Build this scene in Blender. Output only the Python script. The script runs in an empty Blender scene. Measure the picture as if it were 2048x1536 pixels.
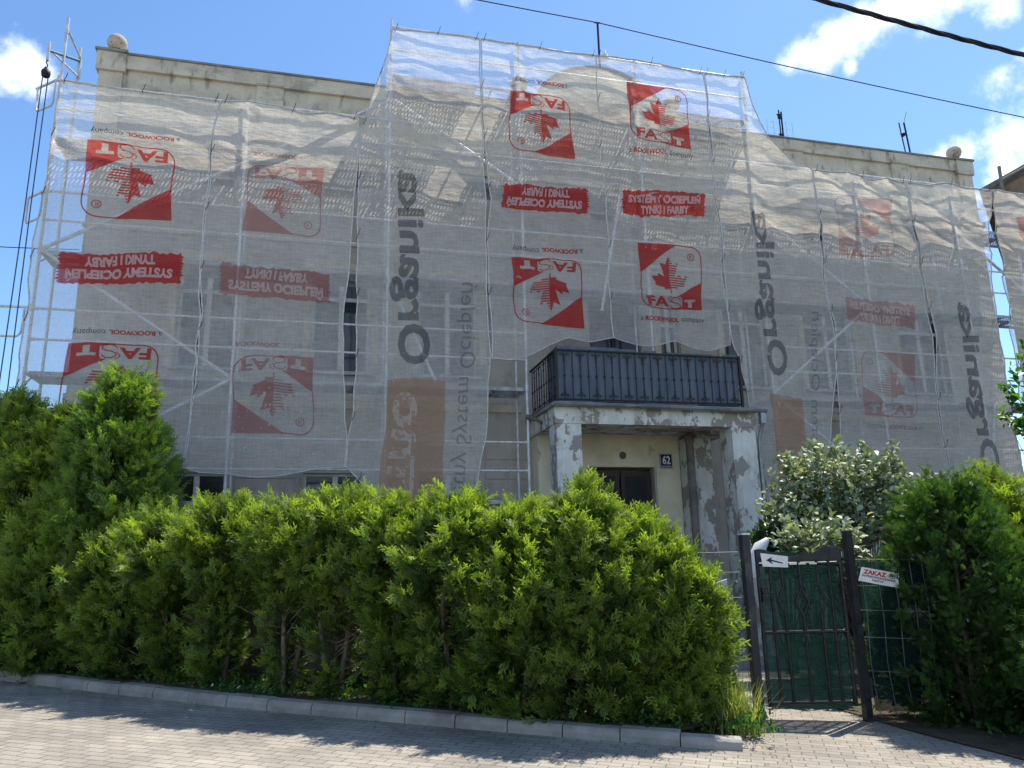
import bpy, math, random
import numpy as np
from mathutils import Vector, Matrix
random.seed(7); RNG = np.random.default_rng(7)
sc = bpy.context.scene
R = math.radians
# ---------------------------------------------------------------- camera
YAW, PITCH, ROLL, FPX, EYE = 0.2520705, 0.2234817, -0.0223404, 1522.795, 1.6
def ray(x, y):
    a = (x-1024)/FPX; b = (768-y)/FPX
    cr, sr = math.cos(ROLL), math.sin(ROLL); r = a*cr-b*sr; u = a*sr+b*cr
    cp, sp = math.cos(PITCH), math.sin(PITCH); fw = cp-u*sp; z = sp+u*cp
    cy, sy = math.cos(YAW), math.sin(YAW)
    return Vector((r*cy+fw*sy, -r*sy+fw*cy, z))
def atY(x, y, Y):
    d = ray(x, y); t = Y/d.y
    return Vector((d.x*t, Y, EYE+d.z*t))
fwd = ray(1024, 768).normalized(); rgt = (ray(1025, 768)-ray(1024, 768)).normalized(); up = rgt.cross(fwd)
cd = bpy.data.cameras.new('camera'); cam = bpy.data.objects.new('camera', cd); sc.collection.objects.link(cam)
m = Matrix((rgt, up, -fwd)).transposed().to_4x4(); m.translation = (0, 0, EYE); cam.matrix_world = m
cd.sensor_width = 36; cd.lens = FPX/2048*36; cd.clip_end = 5000; cd.clip_start = 0.05
sc.camera = cam
# ---------------------------------------------------------------- world, sun
SUN = Vector((0.437, 0.297, 1.0)).normalized()
ELEV = math.asin(SUN.z)
w = bpy.data.worlds.new("World"); sc.world = w; w.use_nodes = True
nt = w.node_tree; nt.nodes.clear()
def N(nt, t, **k):
    n = nt.nodes.new(t)
    for a, b in k.items(): setattr(n, a, b)
    return n
out = N(nt, 'ShaderNodeOutputWorld'); bg = N(nt, 'ShaderNodeBackground'); sky = N(nt, 'ShaderNodeTexSky')
sky.sky_type = 'NISHITA'; sky.sun_disc = False; sky.sun_elevation = ELEV
sky.sun_rotation = math.atan2(SUN.x, SUN.y); sky.air_density = 1.0; sky.dust_density = 0.25; sky.ozone_density = 2.6
tc = N(nt, 'ShaderNodeTexCoord')
nz = N(nt, 'ShaderNodeTexNoise'); nz.inputs['Scale'].default_value = 15; nz.inputs['Detail'].default_value = 9; nz.inputs['Roughness'].default_value = .62
nt.links.new(tc.outputs['Generated'], nz.inputs['Vector'])
blobs = [(1585,126,42),(1630,108,55),(1700,75,70),(1840,-5,75),(1650,118,45),(1770,35,75),(10,120,80),(60,138,62),(-50,110,100),(1610,118,50),(1670,88,65),(1740,55,70),(1800,20,72),(1880,-15,75),(1980,-40,80),(1700,132,25),
         (1930,305,60),(1990,290,85),(2060,260,105),(2000,345,100),(2090,350,150),(1880,320,50),(2010,20,60),(1960,400,60),
         (1300,210,0),(2200,200,200),(900,-300,300),(-500,300,300),(2700,500,300)]
acc = None
dirs = [(ray(x, y).normalized(), r/FPX) for x, y, r in blobs if r > 0]
dirs += [(Vector(v).normalized(), r) for v, r in (((-.3,-1,.5),.68), ((.7,-1,.3),.6), ((-1,-.35,.5),.42), ((0,-1,1.1),.4), ((-.8,-.9,.25),.45), ((.1,-.9,.15),.5))]   # unseen cloud banks added behind the viewer to brighten the shade
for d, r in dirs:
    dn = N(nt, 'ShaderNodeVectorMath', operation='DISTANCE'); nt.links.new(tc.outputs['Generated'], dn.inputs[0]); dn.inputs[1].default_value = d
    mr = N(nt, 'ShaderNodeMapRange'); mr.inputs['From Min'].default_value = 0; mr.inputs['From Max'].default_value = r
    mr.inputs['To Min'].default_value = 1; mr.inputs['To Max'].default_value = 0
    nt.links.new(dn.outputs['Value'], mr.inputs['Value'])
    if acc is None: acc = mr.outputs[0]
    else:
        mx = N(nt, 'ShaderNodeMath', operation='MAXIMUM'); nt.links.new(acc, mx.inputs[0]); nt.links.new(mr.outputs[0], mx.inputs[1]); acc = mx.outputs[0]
# cloud = smoothstep(falloff*.75 + noise*1.7 - 1.0)
m1 = N(nt, 'ShaderNodeMath', operation='MULTIPLY_ADD'); nt.links.new(nz.outputs['Fac'], m1.inputs[0]); m1.inputs[1].default_value = 2.5; m1.inputs[2].default_value = -1.4
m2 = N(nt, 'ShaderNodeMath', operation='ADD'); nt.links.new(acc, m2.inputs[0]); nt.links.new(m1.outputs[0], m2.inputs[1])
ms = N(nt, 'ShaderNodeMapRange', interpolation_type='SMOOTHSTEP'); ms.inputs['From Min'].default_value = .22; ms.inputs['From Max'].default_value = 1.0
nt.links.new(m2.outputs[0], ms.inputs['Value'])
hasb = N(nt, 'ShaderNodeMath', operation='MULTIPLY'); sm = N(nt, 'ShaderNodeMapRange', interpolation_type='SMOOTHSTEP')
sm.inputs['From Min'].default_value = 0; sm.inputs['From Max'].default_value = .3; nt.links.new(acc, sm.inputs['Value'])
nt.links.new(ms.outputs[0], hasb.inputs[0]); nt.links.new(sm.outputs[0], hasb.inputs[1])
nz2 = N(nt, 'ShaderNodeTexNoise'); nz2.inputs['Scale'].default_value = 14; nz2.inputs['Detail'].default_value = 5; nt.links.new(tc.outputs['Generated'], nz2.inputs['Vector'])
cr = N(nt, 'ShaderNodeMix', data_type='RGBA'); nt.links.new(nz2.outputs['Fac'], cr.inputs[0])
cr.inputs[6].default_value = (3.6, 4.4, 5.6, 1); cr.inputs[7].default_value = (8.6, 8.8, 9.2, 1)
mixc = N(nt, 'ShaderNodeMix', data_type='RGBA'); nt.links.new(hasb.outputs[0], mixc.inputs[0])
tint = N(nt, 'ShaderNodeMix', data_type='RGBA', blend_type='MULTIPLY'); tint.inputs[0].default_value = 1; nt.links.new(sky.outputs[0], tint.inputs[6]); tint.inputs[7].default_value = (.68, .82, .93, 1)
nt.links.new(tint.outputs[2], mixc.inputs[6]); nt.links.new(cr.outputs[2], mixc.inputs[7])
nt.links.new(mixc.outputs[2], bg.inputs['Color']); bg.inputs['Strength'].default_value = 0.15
nt.links.new(bg.outputs[0], out.inputs['Surface'])
sl = bpy.data.lights.new('sun', 'SUN'); so = bpy.data.objects.new('sun', sl); sc.collection.objects.link(so)
sl.energy = 5.0; sl.angle = R(.5); sl.color = (1, .93, .82)
so.rotation_euler = SUN.to_track_quat('Z', 'Y').to_euler(); so.location = (10, 10, 40)
vs = sc.view_settings; vs.view_transform = 'Standard'; vs.look = 'None'; vs.gamma = 1; vs.use_curve_mapping = False; vs.exposure = 0.68
sc.cycles.transparent_max_bounces = 24; sc.cycles.max_bounces = 9; sc.cycles.diffuse_bounces = 6; sc.cycles.use_denoising = True
sc.cycles.sample_clamp_indirect = 8
# ---------------------------------------------------------------- materials
def mat(name, col, rough=.8, col2=None, scale=5, detail=4, ramp=(.4, .6), bump=0, bscale=None, metal=0, spec=.3, stretch=(1,1,1), transl=0, layers=()):
    """procedural: base colour mixed with col2 by noise, optional extra noise layers (col, scale, lo, hi, stretch, fac), bump"""
    M = bpy.data.materials.new(name); M.use_nodes = True; t = M.node_tree; t.nodes.clear()
    o = N(t, 'ShaderNodeOutputMaterial'); b = N(t, 'ShaderNodeBsdfPrincipled'); c = N(t, 'ShaderNodeTexCoord')
    b.inputs['Roughness'].default_value = rough; b.inputs['Metallic'].default_value = metal; b.inputs['Specular IOR Level'].default_value = spec
    def noise(s, det, st):
        mp = N(t, 'ShaderNodeMapping'); mp.inputs['Scale'].default_value = st; t.links.new(c.outputs['Object'], mp.inputs[0])
        n = N(t, 'ShaderNodeTexNoise'); n.inputs['Scale'].default_value = s; n.inputs['Detail'].default_value = det; n.inputs['Roughness'].default_value = .6
        t.links.new(mp.outputs[0], n.inputs[0]); return n
    cur = None
    L = ([(col2, scale, ramp[0], ramp[1], stretch, 1)] if col2 else []) + list(layers)
    for (c2, s, lo, hi, st, fac) in L:
        n = noise(s, detail, st); r = N(t, 'ShaderNodeMapRange'); r.inputs['From Min'].default_value = lo; r.inputs['From Max'].default_value = hi; r.inputs['To Max'].default_value = fac
        t.links.new(n.outputs['Fac'], r.inputs[0])
        x = N(t, 'ShaderNodeMix', data_type='RGBA'); t.links.new(r.outputs[0], x.inputs[0])
        if cur is None: x.inputs[6].default_value = (*col, 1)
        else: t.links.new(cur, x.inputs[6])
        x.inputs[7].default_value = (*c2, 1); cur = x.outputs[2]
    if cur is None: b.inputs['Base Color'].default_value = (*col, 1)
    else: t.links.new(cur, b.inputs['Base Color'])
    if bump:
        n = noise(bscale or scale, 6, stretch); bp = N(t, 'ShaderNodeBump'); bp.inputs['Strength'].default_value = bump; bp.inputs['Distance'].default_value = .02
        t.links.new(n.outputs['Fac'], bp.inputs['Height']); t.links.new(bp.outputs[0], b.inputs['Normal'])
    t.links.new(b.outputs[0], o.inputs[0])
    return M
def netmat(name, col, cover, var=.12, tr=(.9,.87,.8)):
    """woven debris net: diffuse + translucent threads, open weave between them"""
    M = bpy.data.materials.new(name); M.use_nodes = True; t = M.node_tree; t.nodes.clear()
    o = N(t, 'ShaderNodeOutputMaterial'); c = N(t, 'ShaderNodeTexCoord')
    di = N(t, 'ShaderNodeBsdfDiffuse'); tl = N(t, 'ShaderNodeBsdfTranslucent'); tp = N(t, 'ShaderNodeBsdfTransparent')
    def noise(s, st, det=5):
        mp = N(t, 'ShaderNodeMapping'); mp.inputs['Scale'].default_value = st; t.links.new(c.outputs['Object'], mp.inputs[0])
        n = N(t, 'ShaderNodeTexNoise'); n.inputs['Scale'].default_value = s; n.inputs['Detail'].default_value = det; n.inputs['Roughness'].default_value = .65
        t.links.new(mp.outputs[0], n.inputs[0]); return n
    n1 = noise(3, (1.2, 1, 9)); n2 = noise(4, (9, 1, .8)); n3 = noise(1.6, (1, 1, 1)); n4 = noise(38, (1.2, 1, 1), 3)
    a = N(t, 'ShaderNodeMath', operation='ADD'); t.links.new(n1.outputs['Fac'], a.inputs[0]); t.links.new(n2.outputs['Fac'], a.inputs[1])
    a2 = N(t, 'ShaderNodeMath', operation='ADD'); t.links.new(a.outputs[0], a2.inputs[0]); t.links.new(n3.outputs['Fac'], a2.inputs[1])
    a3 = N(t, 'ShaderNodeMapRange'); a3.inputs['From Min'].default_value = 1.1; a3.inputs['From Max'].default_value = 1.9
    a3.inputs['To Min'].default_value = cover-var; a3.inputs['To Max'].default_value = cover+var; t.links.new(a2.outputs[0], a3.inputs[0])
    cm = N(t, 'ShaderNodeMix', data_type='RGBA'); t.links.new(n1.outputs['Fac'], cm.inputs[0]); cm.inputs[6].default_value = (*[v*.82 for v in col], 1); cm.inputs[7].default_value = (*[min(1, v*1.12) for v in col], 1)
    t.links.new(cm.outputs[2], di.inputs[0])
    wt = N(t, 'ShaderNodeMix', data_type='RGBA', blend_type='MULTIPLY'); wt.inputs[0].default_value = 1; t.links.new(cm.outputs[2], wt.inputs[6]); wt.inputs[7].default_value = (1.07, 1.0, .90, 1); t.links.new(wt.outputs[2], tl.inputs[0])
    bp = N(t, 'ShaderNodeBump'); bp.inputs['Strength'].default_value = .8; bp.inputs['Distance'].default_value = .06
    bs = N(t, 'ShaderNodeMath', operation='MULTIPLY_ADD'); n5 = noise(2.2, (1, 1, 2.4), 6); t.links.new(n4.outputs['Fac'], bs.inputs[0]); bs.inputs[1].default_value = .12; t.links.new(n5.outputs['Fac'], bs.inputs[2])
    t.links.new(bs.outputs[0], bp.inputs['Height'])
    for s in (di, tl): t.links.new(bp.outputs[0], s.inputs['Normal'])
    m1 = N(t, 'ShaderNodeMixShader'); m1.inputs[0].default_value = .58; t.links.new(di.outputs[0], m1.inputs[1]); t.links.new(tl.outputs[0], m1.inputs[2])
    m2 = N(t, 'ShaderNodeMixShader'); t.links.new(a3.outputs[0], m2.inputs[0]); t.links.new(tp.outputs[0], m2.inputs[1]); t.links.new(m1.outputs[0], m2.inputs[2])
    t.links.new(m2.outputs[0], o.inputs[0]); return M
def leafmat(name, c1, c2, transl=.4, rough=.55, spec=.35):
    M = bpy.data.materials.new(name); M.use_nodes = True; t = M.node_tree; t.nodes.clear()
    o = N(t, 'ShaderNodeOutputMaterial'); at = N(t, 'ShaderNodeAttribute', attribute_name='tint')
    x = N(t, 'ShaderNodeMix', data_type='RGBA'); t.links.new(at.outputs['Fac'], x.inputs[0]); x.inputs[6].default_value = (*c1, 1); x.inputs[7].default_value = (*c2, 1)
    b = N(t, 'ShaderNodeBsdfPrincipled'); b.inputs['Roughness'].default_value = rough; b.inputs['Specular IOR Level'].default_value = spec
    tl = N(t, 'ShaderNodeBsdfTranslucent'); g = N(t, 'ShaderNodeMix', data_type='RGBA', blend_type='MULTIPLY'); g.inputs[0].default_value = 1
    t.links.new(x.outputs[2], b.inputs['Base Color']); t.links.new(x.outputs[2], g.inputs[6]); g.inputs[7].default_value = (2.1, 2.1, .7, 1); t.links.new(g.outputs[2], tl.inputs[0])
    m_ = N(t, 'ShaderNodeMixShader'); m_.inputs[0].default_value = transl; t.links.new(b.outputs[0], m_.inputs[1]); t.links.new(tl.outputs[0], m_.inputs[2])
    t.links.new(m_.outputs[0], o.inputs[0]); return M
M = {}
M['wall'] = mat('render_wall', (.45, .42, .375), .95, (.34, .32, .285), 1.3, 6, (.35, .7), .5, 40, layers=[((.22, .20, .17), 3.5, .56, .7, (1, 1, .35), .7), ((.55, .51, .44), .7, .55, .75, (1, 1, 1), .6)])
M['parapet'] = mat('parapet_render', (.60, .54, .42), .95, (.45, .40, .31), 1.8, 7, (.4, .65), .4, 40, layers=[((.16, .14, .10), 4, .55, .68, (1.6, 1, .5), .75), ((.25, .23, .18), 1.0, .55, .65, (1, 1, 2), .6)])
M['portal'] = mat('peeling_paint', (.64, .65, .62), .8, (.52, .52, .46), 2.2, 6, (.4, .65), .45, 30, layers=[((.27, .245, .21), 3.0, .515, .535, (1, 1, .7), 1), ((.16, .15, .135), 9, .63, .66, (1.3, 1, .6), .6), ((.62, .64, .62), 7, .58, .60, (1, 1, .8), .9), ((.28, .26, .22), 1.4, .46, .75, (3, 3, .45), .65)])
M['porchwall'] = mat('porch_render', (.72, .66, .50), .9, (.56, .51, .38), 1.6, 8, (.4, .65), .6, 9, layers=[((.22, .20, .17), 3, .60, .66, (1, 1, .6), .6)])
M['bare'] = mat('bare_render', (.22, .20, .18), .95, (.13, .12, .11), 3, 7, (.4, .6), .6, 20)
M['winframe'] = mat('white_window_paint', (.62, .62, .60), .5, (.48, .47, .44), 6)
M['glass'] = mat('window_glass', (.03, .035, .04), .08, spec=.6)
M['doorglass'] = mat('dusty_door_glass', (.015, .016, .018), .5, spec=.2)
M['door'] = mat('dark_brown_door', (.035, .014, .01), .45, (.03, .015, .01), 8)
M['dark'] = mat('dark_metal', (.015, .015, .018), .45, (.03, .028, .028), 12)
M['grille'] = mat('black_paint', (.012, .012, .014), .5, (.03, .02, .017), 20)
M['tin'] = mat('zinc_sheet', (.30, .34, .38), .35, (.2, .23, .26), 4, metal=.6)
M['screen'] = mat('grey_blue_screen', (.11, .135, .17), .7, (.08, .10, .135), 3, stretch=(3, 1, .5))
M['galv'] = mat('galvanised_tube', (.66, .68, .70), .5, (.46, .48, .50), 14, metal=.1, stretch=(1, 1, .4), layers=[((.5, .35, .1), 2, .70, .72, (1, 1, 1), .4)])
M['galvdeck'] = mat('galvanised_plank', (.36, .38, .40), .5, (.24, .25, .26), 9, metal=.3)
M['teal'] = mat('teal_paint', (.02, .16, .17), .5, (.03, .10, .12), 9)
M['rope'] = mat('blue_rope', (.02, .05, .10), .9, (.04, .08, .13), 40)
M['black'] = mat('black_cable', (.012, .012, .014), .6, (.02, .02, .024), 20)
M['stone'] = mat('stone_ball', (.52, .45, .36), .9, (.40, .34, .26), 5, 6, (.4, .6), .4, 20, layers=[((.05, .045, .04), 7, .60, .64, (1, 1, 1.6), .9)])
M['coping'] = mat('metal_coping', (.26, .24, .22), .5, (.18, .17, .16), 3)
M['kerb'] = mat('kerb_concrete', (.33, .315, .28), .9, (.19, .18, .16), 3, 8, (.35, .65), .35, 60, layers=[((.12, .13, .09), 3, .62, .7, (1, 1, 1), .6)])
M['soil'] = mat('soil', (.055, .045, .032), 1, (.10, .08, .055), 6, 8, (.4, .65), .8, 25, layers=[((.05, .075, .02), 2.5, .55, .62, (1, 1, 1), .8)])
M['reed'] = mat('reed_mat', (.20, .16, .12), .9, (.11, .085, .065), 12, 5, (.4, .6), .6, 12, stretch=(12, 12, .4))
M['bark'] = mat('bark', (.16, .125, .09), .95, (.08, .06, .045), 14, 5, (.4, .6), .6, 20, stretch=(1, 1, .25))
M['wire'] = mat('wire_mesh', (.16, .18, .17), .5, (.10, .11, .10), 10, metal=.3)
M['gate'] = mat('gate_iron', (.014, .016, .018), .45, (.03, .03, .03), 14)
M['post'] = mat('painted_post', (.035, .033, .036), .5, (.10, .095, .09), 8, 7, (.52, .66), stretch=(1, 1, .3))
M['signw'] = mat('sign_white', (.75, .75, .74), .4, (.62, .62, .6), 6)
M['signblue'] = mat('enamel_blue', (.012, .02, .10), .25)
M['ink'] = mat('sign_black', (.015, .015, .018), .5)
M['red'] = mat('sign_red', (.55, .02, .03), .5)
M['brick'] = mat('neighbour_wall', (.30, .21, .14), .95, (.18, .13, .09), 2, 7, (.4, .6), .5, 20, layers=[((.5, .25, .08), .6, .6, .65, (1, 1, 1), .5)])
M['orange'] = netmat('net_print_orange', (.58, .33, .18), .46, .06)
M['net'] = netmat('safety_net_weave', (.95, .92, .87), .51, .14)
M['hem'] = mat('net_hem_cord', (.62, .60, .57), .9, (.45, .44, .42), 20)
M['nred'] = netmat('net_print_red', (.60, .035, .035), .80, .10)
M['nred2'] = netmat('net_print_red_faded', (.50, .10, .10), .44, .12)
M['nred3'] = netmat('net_print_red_washed_out', (.55, .16, .15), .34, .12)
M['ngrey'] = netmat('net_print_grey', (.12, .13, .15), .56, .10)
M['nlight'] = netmat('net_print_lightgrey', (.18, .19, .21), .38, .06)
M['nink'] = netmat('net_print_black', (.03, .035, .04), .75, .08)
M['nwhite'] = netmat('net_print_white', (.86, .85, .83), .72, .06)
M['shade'] = netmat('green_shade_fabric', (.010, .034, .031), .84, .08)
M['shade2'] = netmat('green_shade_fabric_light', (.03, .11, .075), .78, .1)
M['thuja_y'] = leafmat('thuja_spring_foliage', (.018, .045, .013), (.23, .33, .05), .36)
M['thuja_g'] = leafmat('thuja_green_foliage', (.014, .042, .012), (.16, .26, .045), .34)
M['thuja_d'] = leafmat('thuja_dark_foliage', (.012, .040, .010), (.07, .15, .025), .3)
M['brownleaf'] = leafmat('dead_spray', (.25, .12, .05), (.35, .2, .1), .3)
M['shrubleaf'] = leafmat('silver_green_leaf', (.16, .22, .12), (.80, .81, .75), .15, .5, .4)
M['greenleaf'] = leafmat('broad_green_leaf', (.04, .12, .02), (.13, .26, .04), .4, .4, .5)
M['darkleaf'] = leafmat('dark_broad_leaf', (.02, .06, .02), (.05, .12, .04), .25, .4, .5)
M['grass'] = leafmat('grass_blades', (.10, .17, .04), (.30, .32, .12), .4)
M['weed'] = leafmat('weed_leaf', (.03, .09, .02), (.09, .18, .03), .35)
M['yellow'] = mat('yellow_petal', (.75, .6, .03), .6)
def perf():
    X = bpy.data.materials.new('perforated_plank'); X.use_nodes = True; t = X.node_tree; t.nodes.clear()
    o = N(t, 'ShaderNodeOutputMaterial'); c = N(t, 'ShaderNodeTexCoord'); sp = N(t, 'ShaderNodeSeparateXYZ'); t.links.new(c.outputs['Object'], sp.inputs[0])
    def mth(op, a, b=None, c_=None):
        n = N(t, 'ShaderNodeMath', operation=op)
        for i, v in enumerate((a, b, c_)):
            if v is None: continue
            if isinstance(v, (int, float)): n.inputs[i].default_value = v
            else: t.links.new(v, n.inputs[i])
        return n.outputs[0]
    v = mth('DIVIDE', sp.outputs['Y'], .040); fl = mth('FLOOR', v); par = mth('MODULO', mth('ABSOLUTE', fl), 2.0)
    u = mth('MULTIPLY_ADD', par, .5, mth('DIVIDE', sp.outputs['X'], .064))
    fu = mth('SUBTRACT', mth('FRACT', u), .5); fv = mth('SUBTRACT', mth('FRACT', v), .5)
    du = mth('MULTIPLY', fu, .064); dv = mth('MULTIPLY', fv, .040)
    d = mth('SQRT', mth('ADD', mth('MULTIPLY', du, du), mth('MULTIPLY', dv, dv)))
    hole = mth('LESS_THAN', d, .0155)
    b = N(t, 'ShaderNodeBsdfPrincipled'); b.inputs['Base Color'].default_value = (.33, .35, .37, 1); b.inputs['Roughness'].default_value = .5; b.inputs['Metallic'].default_value = .2
    tp = N(t, 'ShaderNodeBsdfTransparent'); mx = N(t, 'ShaderNodeMixShader'); t.links.new(hole, mx.inputs[0]); t.links.new(b.outputs[0], mx.inputs[1]); t.links.new(tp.outputs[0], mx.inputs[2])
    t.links.new(mx.outputs[0], o.inputs[0]); return X
M['perf'] = perf()
def paving():
    X = bpy.data.materials.new('block_paving'); X.use_nodes = True; t = X.node_tree; t.nodes.clear()
    o = N(t, 'ShaderNodeOutputMaterial'); b = N(t, 'ShaderNodeBsdfPrincipled'); c = N(t, 'ShaderNodeTexCoord'); b.inputs['Roughness'].default_value = .9
    mp = N(t, 'ShaderNodeMapping'); mp.inputs['Rotation'].default_value = (0, 0, R(31)); t.links.new(c.outputs['Object'], mp.inputs[0])
    nw = N(t, 'ShaderNodeTexNoise'); nw.inputs['Scale'].default_value = 1.3; t.links.new(mp.outputs[0], nw.inputs[0])
    wv = N(t, 'ShaderNodeVectorMath', operation='MULTIPLY_ADD'); t.links.new(nw.outputs['Color'], wv.inputs[0]); wv.inputs[1].default_value = (.04, .04, 0); t.links.new(mp.outputs[0], wv.inputs[2])
    br = N(t, 'ShaderNodeTexBrick'); t.links.new(wv.outputs[0], br.inputs[0])
    br.inputs['Scale'].default_value = 1; br.inputs['Brick Width'].default_value = .2; br.inputs['Row Height'].default_value = .1; br.inputs['Mortar Size'].default_value = .005; br.inputs['Mortar Smooth'].default_value = .3
    br.inputs['Color1'].default_value = (.31, .28, .235, 1); br.inputs['Color2'].default_value = (.24, .215, .18, 1); br.inputs['Mortar'].default_value = (.10, .092, .08, 1)
    n = N(t, 'ShaderNodeTexNoise'); n.inputs['Scale'].default_value = 1.1; n.inputs['Detail'].default_value = 8; t.links.new(c.outputs['Object'], n.inputs[0])
    n2 = N(t, 'ShaderNodeTexNoise'); n2.inputs['Scale'].default_value = 90; n2.inputs['Detail'].default_value = 4; t.links.new(c.outputs['Object'], n2.inputs[0])
    r = N(t, 'ShaderNodeMapRange'); r.inputs['From Min'].default_value = .3; r.inputs['From Max'].default_value = .7; r.inputs['To Min'].default_value = .70; r.inputs['To Max'].default_value = 1.22; t.links.new(n.outputs['Fac'], r.inputs[0])
    r2 = N(t, 'ShaderNodeMapRange'); r2.inputs['From Min'].default_value = .3; r2.inputs['From Max'].default_value = .7; r2.inputs['To Min'].default_value = .82; r2.inputs['To Max'].default_value = 1.15; t.links.new(n2.outputs['Fac'], r2.inputs[0])
    mm = N(t, 'ShaderNodeMath', operation='MULTIPLY'); t.links.new(r.outputs[0], mm.inputs[0]); t.links.new(r2.outputs[0], mm.inputs[1])
    vm = N(t, 'ShaderNodeVectorMath', operation='SCALE'); t.links.new(br.outputs['Color'], vm.inputs[0]); t.links.new(mm.outputs[0], vm.inputs['Scale']); t.links.new(vm.outputs[0], b.inputs['Base Color'])
    bp = N(t, 'ShaderNodeBump'); bp.inputs['Strength'].default_value = .6; bp.inputs['Distance'].default_value = .006; bp.invert = True; t.links.new(br.outputs['Fac'], bp.inputs['Height']); t.links.new(bp.outputs[0], b.inputs['Normal'])
    t.links.new(b.outputs[0], o.inputs[0]); return X
M['paving'] = paving()
# ---------------------------------------------------------------- object helpers
COL = sc.collection
def tag(o, label=None, cat=None, group=None, kind=None):
    if label: o['label'] = label
    if cat: o['category'] = cat
    if group: o['group'] = group
    if kind: o['kind'] = kind
    return o
def empty(name, loc, label, cat, group=None, kind=None):
    o = bpy.data.objects.new(name, None); COL.objects.link(o); o.location = loc; o.empty_display_size = .1
    return tag(o, label, cat, group, kind)
def wloc(o):
    v = Vector((0, 0, 0))
    while o: v += o.location; o = o.parent
    return v
class MB:
    def __init__(s): s.v = []; s.f = []; s.mi = []; s.cm = 0; s.sm = []; s.smooth = False
    def add(s, vs, fs):
        n = len(s.v); s.v += [tuple(v) for v in vs]
        for f in fs: s.f.append(tuple(i+n for i in f)); s.mi.append(s.cm); s.sm.append(s.smooth)
        return s
    def box(s, x0, x1, y0, y1, z0, z1):
        return s.add([(x0,y0,z0),(x1,y0,z0),(x1,y1,z0),(x0,y1,z0),(x0,y0,z1),(x1,y0,z1),(x1,y1,z1),(x0,y1,z1)],
                     [(0,3,2,1),(4,5,6,7),(0,1,5,4),(1,2,6,5),(2,3,7,6),(3,0,4,7)])
    def tube(s, pts, r, n=8, cap=True):
        pts = [Vector(p) for p in pts]; rs = r if isinstance(r, (list, tuple)) else [r]*len(pts)
        rings = []; prev = None
        for i, p in enumerate(pts):
            d = (pts[min(i+1, len(pts)-1)]-pts[max(i-1, 0)]).normalized()
            a = prev if prev is not None else (Vector((0,0,1)) if abs(d.z) < .9 else Vector((1,0,0)))
            a = (a-d*a.dot(d)); a = a.normalized() if a.length > 1e-5 else d.orthogonal().normalized()
            b = d.cross(a); prev = a
            rings.append([p+(a*math.cos(2*math.pi*k/n)+b*math.sin(2*math.pi*k/n))*rs[i] for k in range(n)])
        vs = [v for ring in rings for v in ring]; fs = []
        for i in range(len(pts)-1):
            for k in range(n): fs.append((i*n+k, i*n+(k+1)%n, (i+1)*n+(k+1)%n, (i+1)*n+k))
        s.smooth = True; s.add(vs, fs); s.smooth = False
        if cap: s.add(rings[0], [tuple(range(n-1, -1, -1))]); s.add(rings[-1], [tuple(range(n))])
        return s
    def lathe(s, c, prof, n=20):
        vs = []; fs = []
        for r, z in prof:
            for k in range(n): vs.append((c[0]+r*math.cos(2*math.pi*k/n), c[1]+r*math.sin(2*math.pi*k/n), c[2]+z))
        for i in range(len(prof)-1):
            for k in range(n): fs.append((i*n+k, i*n+(k+1)%n, (i+1)*n+(k+1)%n, (i+1)*n+k))
        s.smooth = True; s.add(vs, fs); s.smooth = False; return s
    def prismXZ(s, pts, y0, y1, sx=0):
        n = len(pts); s.add([(x, y0, z) for x, z in pts]+[(x+sx, y1, z) for x, z in pts],
              [tuple(range(n)), tuple(range(2*n-1, n-1, -1))]+[(i, i+n, (i+1)%n+n, (i+1)%n) for i in range(n)]); return s
    def build(s, name, mats, parent=None, loc=None):
        me = bpy.data.meshes.new(name); o = bpy.data.objects.new(name, me); COL.objects.link(o)
        off = wloc(parent) if parent else Vector(loc or (0, 0, 0))
        if parent: o.parent = parent
        else: o.location = off
        me.from_pydata([(v[0]-off.x, v[1]-off.y, v[2]-off.z) for v in s.v], [], s.f)
        mats = mats if isinstance(mats, (list, tuple)) else [mats]
        for m_ in mats: me.materials.append(m_)
        me.polygons.foreach_set('material_index', s.mi); me.polygons.foreach_set('use_smooth', s.sm); me.update()
        return o
def npmesh(name, V, F, mats, parent=None, loc=None, tint=None, smooth=False, mi=None):
    me = bpy.data.meshes.new(name); o = bpy.data.objects.new(name, me); COL.objects.link(o)
    off = wloc(parent) if parent else Vector(loc or (0, 0, 0))
    if parent: o.parent = parent
    else: o.location = off
    V = np.asarray(V, dtype=np.float32)-np.array(off, dtype=np.float32); F = np.asarray(F, dtype=np.int32); k = F.shape[1]
    me.vertices.add(len(V)); me.vertices.foreach_set('co', V.ravel())
    me.loops.add(F.size); me.loops.foreach_set('vertex_index', F.ravel())
    me.polygons.add(len(F)); me.polygons.foreach_set('loop_start', np.arange(0, F.size, k, dtype=np.int32))
    if smooth: me.polygons.foreach_set('use_smooth', np.ones(len(F), dtype=bool))
    for m_ in (mats if isinstance(mats, (list, tuple)) else [mats]): me.materials.append(m_)
    if mi is not None: me.polygons.foreach_set('material_index', np.asarray(mi, dtype=np.int32))
    if tint is not None:
        a = me.attributes.new('tint', 'FLOAT', 'POINT'); a.data.foreach_set('value', np.asarray(tint, dtype=np.float32))
    me.update(calc_edges=True); me.validate(); return o
def gz(X): return -.04*(min(max(X, -14), 16)-4)
_tc = {}
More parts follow.
